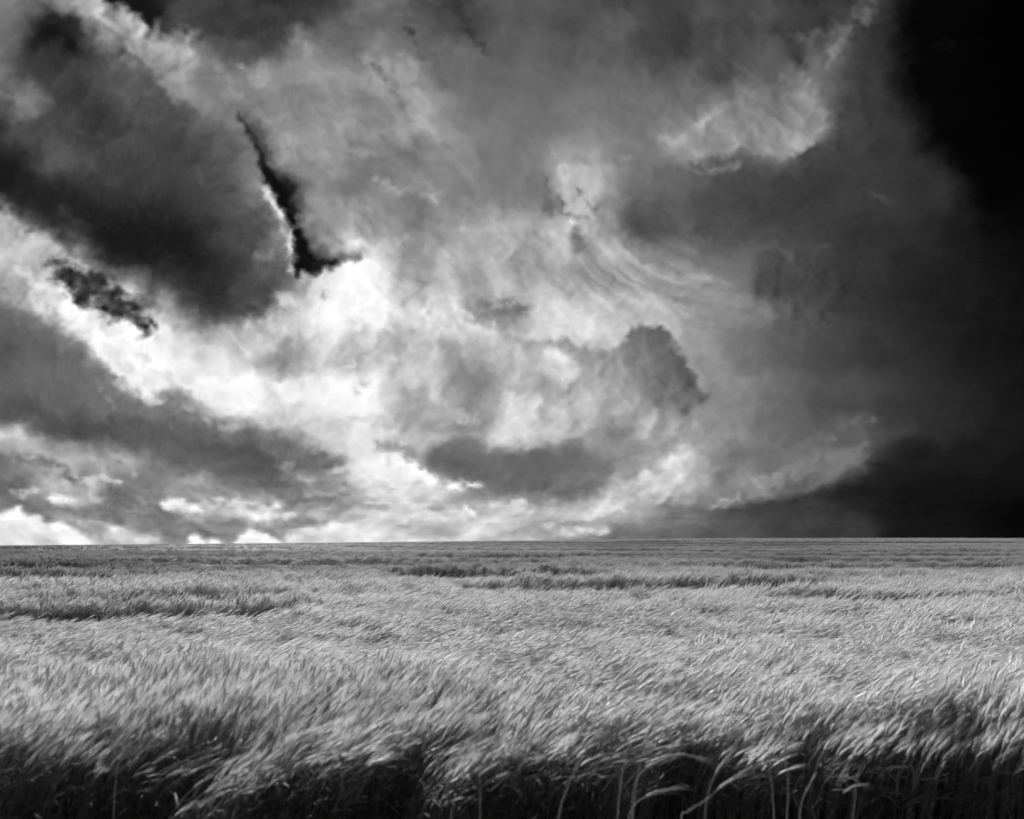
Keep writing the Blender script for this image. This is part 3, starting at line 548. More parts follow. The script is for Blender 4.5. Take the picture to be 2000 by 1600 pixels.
# beyond the picture the cloud deck goes on unseen, at a grey set darker to deepen shade on the near crop
ox = np.maximum(np.maximum(-GX, GX - 2000), 0); oy = np.maximum(-GY, 0)
out = sstep(np.hypot(ox, oy) / 240.0)
DIM_GREY = 85.0
BACK = BACK - 15.0 * np.exp(-((BACK - 160.0) / 55.0) ** 2) - 5.0 * np.exp(-((BACK - 228.0) / 24.0) ** 2)
fill = DIM_GREY + 14 * h3 + 10 * r1
BACK = BACK * (1 - out) + fill * out
edge = np.maximum(sstep((np.abs(UU) / UMAX - 0.93) / 0.06), sstep((VV - 0.89) / 0.05))
BACK = np.clip(BACK * (1 - edge) + DIM_GREY * edge, 1, 256)

# ------------------------------------------------------------------ world shader
world = bpy.data.worlds.new('World')
sc.world = world
world.use_nodes = True
nt = world.node_tree
for n in list(nt.nodes): nt.nodes.remove(n)
L = nt.links

def N(t, **kw):
    n = nt.nodes.new(t)
    for k, v in kw.items(): setattr(n, k, v)
    return n
def plug(sock, v):
    if isinstance(v, bpy.types.NodeSocket): L.new(v, sock)
    else: sock.default_value = v
def M(op, a, b=None, c=None, clamp=False):
    n = N('ShaderNodeMath', operation=op, use_clamp=clamp)
    plug(n.inputs[0], a)
    if b is not None: plug(n.inputs[1], b)
    if c is not None: plug(n.inputs[2], c)
    return n.outputs[0]
def VM(op, a, b=None, c=None, out=0):
    n = N('ShaderNodeVectorMath', operation=op)
    plug(n.inputs[0], a)
    if b is not None: plug(n.inputs[1], b)
    if c is not None: plug(n.inputs[2], c)
    return n.outputs[out]
def XYZ(x, y, z):
    n = N('ShaderNodeCombineXYZ')
    plug(n.inputs[0], x); plug(n.inputs[1], y); plug(n.inputs[2], z)
    return n.outputs[0]
def noise(vec, scale, detail, rough=0.55, dist=0.0, color=False):
    n = N('ShaderNodeTexNoise', noise_dimensions='3D')
    plug(n.inputs['Vector'], vec)
    n.inputs['Scale'].default_value = scale; n.inputs['Detail'].default_value = detail
    n.inputs['Roughness'].default_value = rough; n.inputs['Distortion'].default_value = dist
    return n.outputs['Color' if color else 'Fac']
def remap(val, a0, a1, b0=0.0, b1=1.0, smooth=True):
    n = N('ShaderNodeMapRange', interpolation_type='SMOOTHSTEP' if smooth else 'LINEAR')
    plug(n.inputs[0], val)
    for i, q in enumerate((a0, a1, b0, b1)): plug(n.inputs[i + 1], q)
    return n.outputs[0]

def set_curve(cm, xs, ysv):
    pts = cm.points
    while len(pts) < len(xs): pts.new(0.0, 0.0)
    for p, x, y in zip(pts, xs, ysv):
        p.location = (float(x), float(y)); p.handle_type = 'AUTO_CLAMPED'

RANK = 222
def field2d(grid, rank, UV):
    """a smooth two-dimensional layout as a sum of products of curves"""
    ul, ur, side, V = UV
    mean = float(grid.mean())
    Uu, S, Vt = np.linalg.svd(grid - mean, full_matrices=False)
    half = NU // 2
    acc = None
    for k in range(0, rank, 3):
        mu = [float(np.abs(Vt[k + c]).max()) for c in range(3)]
        mv = [float(np.abs(Uu[:, k + c]).max()) for c in range(3)]
        def curves(arrs, inp):
            node = N('ShaderNodeVectorCurve')
            node.mapping.use_clip = False
            for c in range(3):
                set_curve(node.mapping.curves[c], np.linspace(-1, 1, len(arrs[c])), arrs[c])
            node.mapping.update()
            L.new(inp, node.inputs['Vector'])
            return node.outputs['Vector']
        a = curves([Vt[k + c][:half + 1] / mu[c] for c in range(3)], ul)
        b = curves([Vt[k + c][half:] / mu[c] for c in range(3)], ur)
        mx = N('ShaderNodeMix', data_type='VECTOR', clamp_factor=False)
        L.new(side, mx.inputs[0]); L.new(a, mx.inputs[4]); L.new(b, mx.inputs[5])
        d = curves([Uu[:, k + c] / mv[c] for c in range(3)], V)
        w = tuple(float(S[k + c]) * mu[c] * mv[c] for c in range(3))
        t = VM('DOT_PRODUCT', VM('MULTIPLY', mx.outputs[1], w), d, out=1)
        acc = t if acc is None else M('ADD', acc, t)
    return M('ADD', acc, mean)

tc = N('ShaderNodeTexCoord')
sep = N('ShaderNodeSeparateXYZ'); L.new(tc.outputs['Generated'], sep.inputs[0])
dx, dy, dz = sep.outputs
hyp = M('MAXIMUM', M('SQRT', M('ADD', M('MULTIPLY', dx, dx), M('MULTIPLY', dy, dy))), 0.02)
vert = M('MINIMUM', M('DIVIDE', dz, hyp), 6.0)
# noise space: a cylinder round the viewer, squeezed towards the horizon
qz = M('ADD', M('MULTIPLY', vert, 1.05), M('MULTIPLY', M('LOGARITHM', M('ADD', M('MAXIMUM', vert, -0.03), 0.06), math.e), 0.08))
q = XYZ(M('DIVIDE', dx, hyp), M('DIVIDE', dy, hyp), qz)
front_half = M('GREATER_THAN', dy, 0.15)
dys = M('MAXIMUM', dy, 0.15)
gu = M('ADD', M('DIVIDE', dx, dys), M('MULTIPLY', M('SUBTRACT', 1.0, front_half), 40.0))
gv = M('DIVIDE', dz, dys)

def lookup(du, dv):
    u = M('DIVIDE', M('ADD', gu, du) if du is not None else gu, UMAX)
    v = M('MULTIPLY_ADD', M('ADD', gv, dv) if dv is not None else gv, 2.0 / (V1 - V0), -2.0 * V0 / (V1 - V0) - 1.0)
    def cl(t): return M('MAXIMUM', M('MINIMUM', t, 1.0), -1.0)
    ul = cl(M('MULTIPLY_ADD', u, 2.0, 1.0)); ur = cl(M('MULTIPLY_ADD', u, 2.0, -1.0)); v = cl(v)
    return XYZ(ul, ul, ul), XYZ(ur, ur, ur), M('GREATER_THAN', u, 0.0), XYZ(v, v, v)

half3 = (0.5, 0.5, 0.5)
n2 = VM('SUBTRACT', noise(q, 60.0, 3, 0.6, color=True), half3)
ws = N('ShaderNodeSeparateXYZ')
L.new(VM('MULTIPLY', n2, (0.012,) * 3), ws.inputs[0])
back = field2d(BACK / 255.0, RANK, lookup(ws.outputs[0], ws.outputs[1]))
# fine grain everywhere, full cloud texture beyond the laid-out part
fine = M('SUBTRACT', noise(q, 34.0, 6, 0.62), 0.5)
beyond = M('MAXIMUM', remap(M('ABSOLUTE', gu), 0.76, 0.92), remap(gv, 0.80, 0.92))
far_n = M('SUBTRACT', noise(q, 7.0, 6, 0.56), 0.5)
disp = M('ADD', back, M('MULTIPLY', M('MULTIPLY', fine, 0.06), remap(back, 0.0, 0.5, 0.15, 1.0, smooth=False)))
disp = M('ADD', disp, M('MULTIPLY', M('MULTIPLY', far_n, 0.6), beyond))
disp = M('MAXIMUM', disp, 0.004)
lum = M('MULTIPLY', M('POWER', disp, 2.2), 2.0 ** -EXPOSURE)     # the deck is this bright at the exposure used
# clear air behind the deck, seen through a deep red filter
sky = N('ShaderNodeTexSky', sky_type='NISHITA', sun_disc=False)
sky.sun_elevation = SUN_EL; sky.sun_rotation = SUN_AZ
ss = N('ShaderNodeSeparateColor'); L.new(sky.outputs[0], ss.inputs[0])
clear = M('MULTIPLY', ss.outputs[0], 0.0002)
tot = M('ADD', lum, clear)
bg = N('ShaderNodeBackground'); bg.inputs['Strength'].default_value = 1.0
L.new(tot, bg.inputs['Color'])
wo = N('ShaderNodeOutputWorld'); L.new(bg.outputs[0], wo.inputs['Surface'])
world.cycles.sampling_method = 'NONE'
sc.cycles.max_bounces = 4
sc.cycles.diffuse_bounces = 2
sc.cycles.glossy_bounces = 2
sc.cycles.transmission_bounces = 3
sc.cycles.use_adaptive_sampling = True
sc.cycles.adaptive_threshold = 0.015
#SKYEND

# ------------------------------------------------------------------ helpers
def smooth(a, b, x):
    t = np.clip((x - a) / (b - a), 0, 1); return t * t * (3 - 2 * t)

def vnoise(x, y, seed):
    """value noise in the plane, 0..1"""
    r = np.random.default_rng(seed).random((256, 256))
    xi = np.floor(x).astype(int); yi = np.floor(y).astype(int)
    fx = x - xi; fy = y - yi
    fx = fx * fx * (3 - 2 * fx); fy = fy * fy * (3 - 2 * fy)
    g = lambda i, j: r[(xi + i) & 255, (yi + j) & 255]
    return (g(0, 0) * (1 - fx) + g(1, 0) * fx) * (1 - fy) + (g(0, 1) * (1 - fx) + g(1, 1) * fx) * fy
def fnoise(x, y, seed, octv=3):
    t = 0; a = 0.5; n = 0
    for k in range(octv):
        t = t + a * vnoise(x * 2 ** k + 7.3 * k, y * 2 ** k + 3.1 * k, seed + k); n += a; a *= 0.5
    return t / n

# ------------------------------------------------------------------ materials
def crop_material(name, base, rough=0.55, trans=0.28, scattered=True):
    m = bpy.data.materials.new(name); m.use_nodes = True
    t = m.node_tree
    for n in list(t.nodes): t.nodes.remove(n)
    o = t.nodes.new('ShaderNodeOutputMaterial')
    at = t.nodes.new('ShaderNodeAttribute'); at.attribute_name = 'tone'
    oi = t.nodes.new('ShaderNodeObjectInfo')
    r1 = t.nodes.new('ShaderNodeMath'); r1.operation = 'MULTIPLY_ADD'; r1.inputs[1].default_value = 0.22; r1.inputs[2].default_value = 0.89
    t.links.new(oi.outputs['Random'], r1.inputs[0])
    ra = t.nodes.new('ShaderNodeAttribute'); ra.attribute_name = 'ripe'; ra.attribute_type = 'INSTANCER'  # ripeness patches together with the painted shade of the far crop
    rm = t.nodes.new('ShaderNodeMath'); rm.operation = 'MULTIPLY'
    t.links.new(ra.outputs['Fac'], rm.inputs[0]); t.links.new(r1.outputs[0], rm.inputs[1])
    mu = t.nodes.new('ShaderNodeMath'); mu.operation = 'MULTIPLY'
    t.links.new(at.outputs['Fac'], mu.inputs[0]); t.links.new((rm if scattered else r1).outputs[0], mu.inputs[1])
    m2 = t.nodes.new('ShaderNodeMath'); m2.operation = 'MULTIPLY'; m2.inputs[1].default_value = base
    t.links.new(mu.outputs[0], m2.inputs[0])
    p = t.nodes.new('ShaderNodeBsdfPrincipled')
    p.inputs['Roughness'].default_value = rough; p.inputs['Specular IOR Level'].default_value = 0.25
    t.links.new(m2.outputs[0], p.inputs['Base Color'])
    tr = t.nodes.new('ShaderNodeBsdfTranslucent'); t.links.new(m2.outputs[0], tr.inputs['Color'])
    mx = t.nodes.new('ShaderNodeMixShader'); mx.inputs[0].default_value = trans
    t.links.new(p.outputs[0], mx.inputs[1]); t.links.new(tr.outputs[0], mx.inputs[2])
    t.links.new(mx.outputs[0], o.inputs['Surface'])
    return m

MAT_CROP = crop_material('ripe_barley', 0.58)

def ground_material():
    m = bpy.data.materials.new('field_soil'); m.use_nodes = True
    t = m.node_tree; p = t.nodes['Principled BSDF']
    tcn = t.nodes.new('ShaderNodeTexCoord')
    n = t.nodes.new('ShaderNodeTexNoise'); n.inputs['Scale'].default_value = 3.0; n.inputs['Detail'].default_value = 8
    t.links.new(tcn.outputs['Object'], n.inputs['Vector'])
    r = t.nodes.new('ShaderNodeMapRange'); r.inputs[3].default_value = 0.012; r.inputs[4].default_value = 0.04
    t.links.new(n.outputs['Fac'], r.inputs[0]); t.links.new(r.outputs[0], p.inputs['Base Color'])
    b = t.nodes.new('ShaderNodeBump'); b.inputs['Strength'].default_value = 0.8; b.inputs['Distance'].default_value = 0.05
    t.links.new(n.outputs['Fac'], b.inputs['Height']); t.links.new(b.outputs[0], p.inputs['Normal'])
    p.inputs['Roughness'].default_value = 0.95; p.inputs['Specular IOR Level'].default_value = 0.1
    return m

def far_material():
    m = bpy.data.materials.new('far_crop'); m.use_nodes = True
    t = m.node_tree; p = t.nodes['Principled BSDF']
    tcn = t.nodes.new('ShaderNodeTexCoord')
    mp = t.nodes.new('ShaderNodeMapping'); mp.inputs['Scale'].default_value = (0.12, 0.35, 1)
    t.links.new(tcn.outputs['Object'], mp.inputs[0])
    n = t.nodes.new('ShaderNodeTexNoise'); n.inputs['Scale'].default_value = 1.0; n.inputs['Detail'].default_value = 10; n.inputs['Roughness'].default_value = 0.7
    t.links.new(mp.outputs[0], n.inputs['Vector'])
    r = t.nodes.new('ShaderNodeMapRange'); r.inputs[1].default_value = 0.3; r.inputs[2].default_value = 0.7; r.inputs[3].default_value = 0.16; r.inputs[4].default_value = 0.34
    t.links.new(n.outputs['Fac'], r.inputs[0]); t.links.new(r.outputs[0], p.inputs['Base Color'])
    p.inputs['Roughness'].default_value = 0.9; p.inputs['Specular IOR Level'].default_value = 0.1
    return m

# ------------------------------------------------------------------ terrain
CANOPY = 0.62
RIDGE_Y = 230.0
hx = np.array([-400, 0, 300, 600, 900, 1100, 1250, 1350, 1700, 2000, 2600], float)
hy = np.array([1070, 1067, 1065, 1062, 1058.5, 1056.5, 1054.5, 1053, 1052.5, 1053, 1053], float)
def terrain(x, y):
    x = np.asarray(x, float); y = np.asarray(y, float)
    Xp = 1000 + FPX * x / RIDGE_Y
    top = CAM_Z + RIDGE_Y * (HORIZON - np.interp(Xp, hx, hy)) / FPX - CANOPY
    rise = smooth(40, RIDGE_Y, y)
    z = top * rise
    z = z + 0.05 * (fnoise(x * 0.08, y * 0.08, 5) - 0.5) * smooth(6, 20, y)
    z = z - 0.03 * np.maximum(y - RIDGE_Y - 15, 0)
    return z

def mesh_obj(name, verts, faces, mat, parent=None, tone=None, smooth_shade=True):
    me = bpy.data.meshes.new(name)
    me.from_pydata([tuple(v) for v in verts], [], [tuple(f) for f in faces]); me.update()
    if tone is not None:
        a = me.attributes.new('tone', 'FLOAT', 'POINT'); a.data.foreach_set('value', np.asarray(tone, np.float32))
    if smooth_shade: me.polygons.foreach_set('use_smooth', [True] * len(me.polygons))
    me.materials.append(mat)
    o = bpy.data.objects.new(name, me)
    sc.collection.objects.link(o)
    if parent is not None: o.parent = parent
    return o

def sheet(name, xs, ys, zfun, mat):
    X, Y = np.meshgrid(xs, ys); Z = zfun(X, Y)
    v = np.stack([X.ravel(), Y.ravel(), Z.ravel()], 1)
    nx = len(xs); f = []
    for j in range(len(ys) - 1):
        for i in range(nx - 1):
            a = j * nx + i; f.append((a, a + 1, a + 1 + nx, a + nx))
    return mesh_obj(name, v, f, mat)

ys_g = np.concatenate([np.linspace(-80, 40, 40), np.linspace(45, 300, 60), [400, 700, 1500, 4000]])
xs_g = np.concatenate([[-4000, -1500, -600], np.linspace(-300, 300, 90), [600, 1500, 4000]])
gnd = sheet('ground', xs_g, ys_g, terrain, ground_material()); gnd['kind'] = 'structure'

# ------------------------------------------------------------------ barley stalks
class Buf:
    def __init__(s): s.v = []; s.f = []; s.t = []; s.n = 0
    def add(s, v, f, tone):
        v = np.asarray(v, float)
        s.v.append(v); s.f += [tuple(int(i) + s.n for i in q_) for q_ in f]; s.t.append(np.full(len(v), tone)); s.n += len(v)
    def out(s): return np.concatenate(s.v), s.f, np.concatenate(s.t)

def frame(d):
    d = d / np.linalg.norm(d)
    a = np.cross(d, (0, 1, 0.13)); a /= np.linalg.norm(a)
    return d, a, np.cross(d, a)

def tube(buf, pts, rads, sides, tone):
    v = []; f = []
    n = len(pts)
    for i in range(n):
        d = pts[min(i + 1, n - 1)] - pts[max(i - 1, 0)]
        _, a, b = frame(d)
        for k in range(sides):
            w_ = 2 * math.pi * k / sides
            v.append(pts[i] + rads[i] * (math.cos(w_) * a + math.sin(w_) * b))
    for i in range(n - 1):
        for k in range(sides):
            k2 = (k + 1) % sides
            f.append((i * sides + k, i * sides + k2, (i + 1) * sides + k2, (i + 1) * sides + k))
    buf.add(v, f, tone)

def ribbon(buf, pts, widths, side, tone):
    v = []; f = []
    for p, w_ in zip(pts, widths):
        v.append(p - side * w_ * 0.5); v.append(p + side * w_ * 0.5)
    for i in range(len(pts) - 1):
        f.append((2 * i, 2 * i + 1, 2 * i + 3, 2 * i + 2))
    buf.add(v, f, tone)

def bend_path(base, H, th0, th1, phi, n, power, r, wob=0.03):
    """points of a stem that starts at lean th0 and ends at lean th1, bending towards phi"""
    p = np.array(base, float); pts = [p.copy()]
    for i in range(n):
        t = (i + 0.5) / n
        th = th0 + (th1 - th0) * t ** power
        ph = phi + r.normal(0, wob)
        p = p + H / n * np.array([math.sin(th) * math.cos(ph), math.sin(th) * math.sin(ph), math.cos(th)])
        pts.append(p.copy())
    return pts, th1, phi

def stalk(r, base, H, lean, phi, stem_buf, ear_buf, leaf_buf, awns=14, sides=3, thick=1.0):
    th0 = r.normal(0.04, 0.05); th1 = lean + r.normal(0, 0.13)
    pts, th, ph = bend_path(base, H, th0, th1, phi, 6, 1.7, r)
    tone = r.uniform(0.72, 1.05)
    rad = np.linspace(0.0021, 0.0013, len(pts)) * thick
    tube(stem_buf, pts, rad, sides, tone * 0.6)
    # ear: keeps curving over
    EL = r.uniform(0.07, 0.1)
    ept, eth, _ = bend_path(pts[-1], EL, th, th + r.uniform(-0.1, 0.3), ph, 4, 1.0, r, 0.02)
    prof = np.array([0.0025, 0.0062, 0.0068, 0.0055, 0.0018]) * thick
    tube(ear_buf, ept, prof, 5, tone * 1.12)
    # awns sweep on along the ear
    d = ept[-1] - ept[0]; d, a, b = frame(d)
    for k in range(awns):
        t = r.uniform(0.1, 1.0) * 4; i = min(int(t), 3); p0 = ept[i] + (ept[i + 1] - ept[i]) * (t - i)
        w_ = r.uniform(0, 2 * math.pi); sp = abs(r.normal(0.14, 0.07))
        dd = d + sp * (math.cos(w_) * a + math.sin(w_) * b); dd /= np.linalg.norm(dd)
        Lw = r.uniform(0.06, 0.12)
        mid = p0 + dd * Lw * 0.5 + np.array([0.004, 0, 0.002]); tip = p0 + dd * Lw + np.array([0.012 + 0.01 * r.random(), 0, -0.012 * r.random()])
        side = np.cross(dd, r.normal(size=3)); side /= np.linalg.norm(side)
        w0 = 0.0016 * thick
        ear_buf.add([p0 - side * w0 * .5, p0 + side * w0 * .5, mid + side * w0 * .4, mid - side * w0 * .4, tip], [(0, 1, 2, 3), (3, 2, 4)], tone * 1.22)
    # leaves
    for k in range(2):
        i = int(r.integers(1, 5)); p0 = pts[i]
        lp = phi + r.normal(0, 0.9); L_ = r.uniform(0.14, 0.26)
        lt = r.uniform(0.3, 0.7)
        lpts, _, _ = bend_path(p0, L_, lt, lt + r.uniform(0.6, 1.6), lp, 4, 1.0, r, 0.1)
        side = np.array([-math.sin(lp), math.cos(lp), r.normal(0, 0.3)]); side /= np.linalg.norm(side)
        ribbon(leaf_buf, lpts, np.array([0.004, 0.009, 0.009, 0.006, 0.0008]) * thick, side, tone * r.uniform(0.28, 0.6))

# clumps of stalks, from nearly upright to laid over by the wind
LEANS = [0.35, 0.65, 0.95, 1.2, 1.45]
SEEDS = 3
clump_col = bpy.data.collections.new('barley_clumps')
CS = 0.27
for li, lean in enumerate(LEANS):
    for sdx in range(SEEDS):
        r = np.random.default_rng(100 + li * 10 + sdx)
        buf = Buf()
        for k in range(30):
            bx, by = r.uniform(-CS / 2, CS / 2, 2)
            H = r.normal(0.59, 0.05) * (1 + 0.10 * lean)
            stalk(r, (bx, by, -0.01), H, lean, r.normal(0.12, 0.22), buf, buf, buf)
        v, f, t = buf.out()
        o = mesh_obj('barley_clump', v, f, MAT_CROP, tone=t)
        sc.collection.objects.unlink(o); clump_col.objects.link(o)
        o.name = 'barley_clump_%02d' % (li * SEEDS + sdx)

# ------------------------------------------------------------------ where the clumps stand
# wheel tracks across the field: (y at x=0, slope dy/dx, half width, x from, x to)
TRACKS = [(10.6, 0.02, 0.03, -10, -3.4), (15.6, 0.36, 0.6, -1.0, 8.2), (12.9, 0.12, 0.3, 4.6, 16), (20.5, 0.0, 0.4, -18, -11.5), (49.0, 0.02, 0.9, -7, 3), (62, 0.0, 1.1, -56, -42),
          (27, 0.12, 0.5, 8, 20), (33, 0.05, 0.6, -14, -4), (74, 0.0, 1.3, 8, 60), (105, 0.0, 1.8, -90, -10), (23, 0.05, 0.35, -4, 3), (40, 0.05, 0.7, 12, 30), (13.4, 0.05, 0.08, -9, -4.8), (28, 0, .5, -26, -16), (140, 0, 2.0, -20, 100), (37, 0.02, .35, -28, 2), (55, 0.03, .5, -8, 45), (86, 0.02, .7, -70, 20), (120, 0, .9, -30, 60), (165, 0, 1.5, -120, 40), (31, 0.08, .3, 2, 26)]
P = []; 
def rowset(y0, y1, step):
    ys = np.arange(y0, y1, step)
    for y in ys:
        hw = 0.86 * y + 2.5
        xs = np.arange(-hw, hw, step)
        P.append(np.stack([xs, np.full(len(xs), y), np.full(len(xs), step)], 1))
rowset(2.8, 12, 0.175); rowset(12, 30, 0.26); rowset(30, 75, 0.45); rowset(75, 250, 0.95)
P = np.concatenate(P)
P[:, :2] += rng.uniform(-0.5, 0.5, (len(P), 2)) * P[:, 2:3]
x, y, st = P.T
edge_y = 3.72 + 0.20 * np.clip(x, -3, 1) / 3 * 2 + 0.25 * (fnoise(x * 0.9, x * 0 + 3, 31) - 0.5) + 0.4 * (fnoise(x * 3.1, x * 0 + 9, 33) - 0.5)
keep = (y > edge_y) & (rng.random(len(x)) > 0.07 + 0.15 * (1 - smooth(0.0, 0.8, y - edge_y)))
for (ty, sl, hwid, xa, xb) in TRACKS:
    wob = 0.5 * (fnoise(x * 0.35, y * 0 + ty, 77) - 0.5)
    d = np.abs(y - (ty + sl * x + wob * hwid * 1.6))
    keep &= ~((d < hwid) & (x > xa + rng.normal(0, 0.4, len(x))) & (x < xb + rng.normal(0, 0.4, len(x))) & (rng.random(len(x)) < 0.97))
P = P[keep]; x, y, st = P.T
gust = fnoise(x * 0.30 + 0.25 * y, y * 0.75, 3, 3)           # gusts lie across the view
small = fnoise(x * 2.0, y * 2.6, 9, 3)
side_l = 1 - smooth(-0.8, 0.6, x)
prof = np.interp(y, [3.4, 5.0, 5.6, 9.0, 12.0, 16.0, 300.0], [0.95, 1.05, 1.3, 1.3, 1.05, 0.7, 0.55])
prof = prof - 0.75 * side_l * (1 - smooth(4.9, 5.6, y))
lean = prof + 1.0 * (gust - 0.5) + 0.8 * (small - 0.5)
hgt = 0.82 + 0.40 * fnoise(x * 0.35, y * 0.9, 21, 3) + 0.36 * (fnoise(x * 2.4, y * 2.8, 23, 2) - 0.5) + rng.normal(0, 0.05, len(x))
for (ty, sl, hwid, xa, xb) in TRACKS:
    wob = 0.5 * (fnoise(x * 0.35, y * 0 + ty, 77) - 0.5)
    d = y - (ty + sl * x + wob * hwid * 1.6)                   # negative: nearer than the track
    along = smooth(xa - 0.8, xa + 0.8, x) * (1 - smooth(xb - 0.8, xb + 0.8, x))
    fr = along * smooth(-ty * 0.22, -hwid, d) * (d < 0)        # flattened crop before the track
    bk = along * (d > 0) * (1 - smooth(hwid, hwid + 0.8, d))   # upright wall behind it
    hgt = hgt * (1 - 0.42 * fr) + bk * 0.12
    lean = lean * (1 - 0.7 * fr) + 1.45 * 0.7 * fr
    lean = lean * (1 - 0.8 * bk) + 0.4 * 0.8 * bk
ey = 3.70 + 0.20 * np.clip(x, -3, 1) / 3 * 2
near = 1 - smooth(0.0, 1.0, y - ey)
lean = lean * (1 - 0.75 * near) + near * 0.75 * (0.62 - 0.18 * np.clip(x, -2.5, 2.5))
hgt = hgt * (1 - 0.12 * near) + near * rng.normal(0, 0.10, len(x))
li = np.clip(np.round((lean - LEANS[0]) / 0.275 + rng.normal(0, 0.35, len(x))), 0, 4).astype(int)
idx = li * SEEDS + rng.integers(0, SEEDS, len(x))
rotz = rng.normal(0.0, 0.34, len(x)) + 0.7 * (fnoise(x * 0.25, y * 0.4, 41, 2) - 0.5)
sxy = np.where(st > 0.9, 2.6, np.where(st > 0.4, 1.6, np.where(st > 0.25, 1.2, 1.0)))
z = terrain(x, y)
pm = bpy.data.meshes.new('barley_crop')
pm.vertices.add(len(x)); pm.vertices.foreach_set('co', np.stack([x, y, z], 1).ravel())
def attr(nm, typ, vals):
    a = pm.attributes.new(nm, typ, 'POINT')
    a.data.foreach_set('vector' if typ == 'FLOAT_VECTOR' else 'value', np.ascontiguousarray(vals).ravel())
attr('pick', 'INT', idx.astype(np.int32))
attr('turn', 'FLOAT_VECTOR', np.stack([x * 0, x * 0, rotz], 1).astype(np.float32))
attr('ripe', 'FLOAT', (1.0 - 0.5 * smooth(10, 30, y) - 0.18 * smooth(0.5, 0.8, fnoise(x * 0.06, y * 0.12, 61, 2))).astype(np.float32))  # distance term is shade painted into the far crop's colour; noise patches are ripeness
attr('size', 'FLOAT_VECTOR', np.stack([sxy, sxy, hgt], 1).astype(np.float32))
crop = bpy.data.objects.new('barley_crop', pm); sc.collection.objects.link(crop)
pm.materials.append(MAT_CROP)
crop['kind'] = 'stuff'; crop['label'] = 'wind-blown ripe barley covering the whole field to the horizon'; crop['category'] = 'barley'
ng = bpy.data.node_groups.new('barley_scatter', 'GeometryNodeTree')
ng.interface.new_socket('Geometry', in_out='INPUT', socket_type='NodeSocketGeometry')
ng.interface.new_socket('Geometry', in_out='OUTPUT', socket_type='NodeSocketGeometry')
gi = ng.nodes.new('NodeGroupInput'); go = ng.nodes.new('NodeGroupOutput')
ci = ng.nodes.new('GeometryNodeCollectionInfo'); ci.inputs['Collection'].default_value = clump_col
ci.inputs['Separate Children'].default_value = True; ci.inputs['Reset Children'].default_value = True
ip = ng.nodes.new('GeometryNodeInstanceOnPoints')
def named(nm, typ):
    n = ng.nodes.new('GeometryNodeInputNamedAttribute'); n.data_type = typ; n.inputs['Name'].default_value = nm
    return n.outputs['Attribute']
e2r = ng.nodes.new('FunctionNodeEulerToRotation')
ng.links.new(named('turn', 'FLOAT_VECTOR'), e2r.inputs[0])
ng.links.new(gi.outputs[0], ip.inputs['Points']); ng.links.new(ci.outputs[0], ip.inputs['Instance'])
ip.inputs['Pick Instance'].default_value = True
ng.links.new(named('pick', 'INT'), ip.inputs['Instance Index'])
ng.links.new(e2r.outputs[0], ip.inputs['Rotation']); ng.links.new(named('size', 'FLOAT_VECTOR'), ip.inputs['Scale'])
ng.links.new(ip.outputs[0], go.inputs[0])
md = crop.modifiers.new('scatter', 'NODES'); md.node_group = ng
print('clumps', len(x))

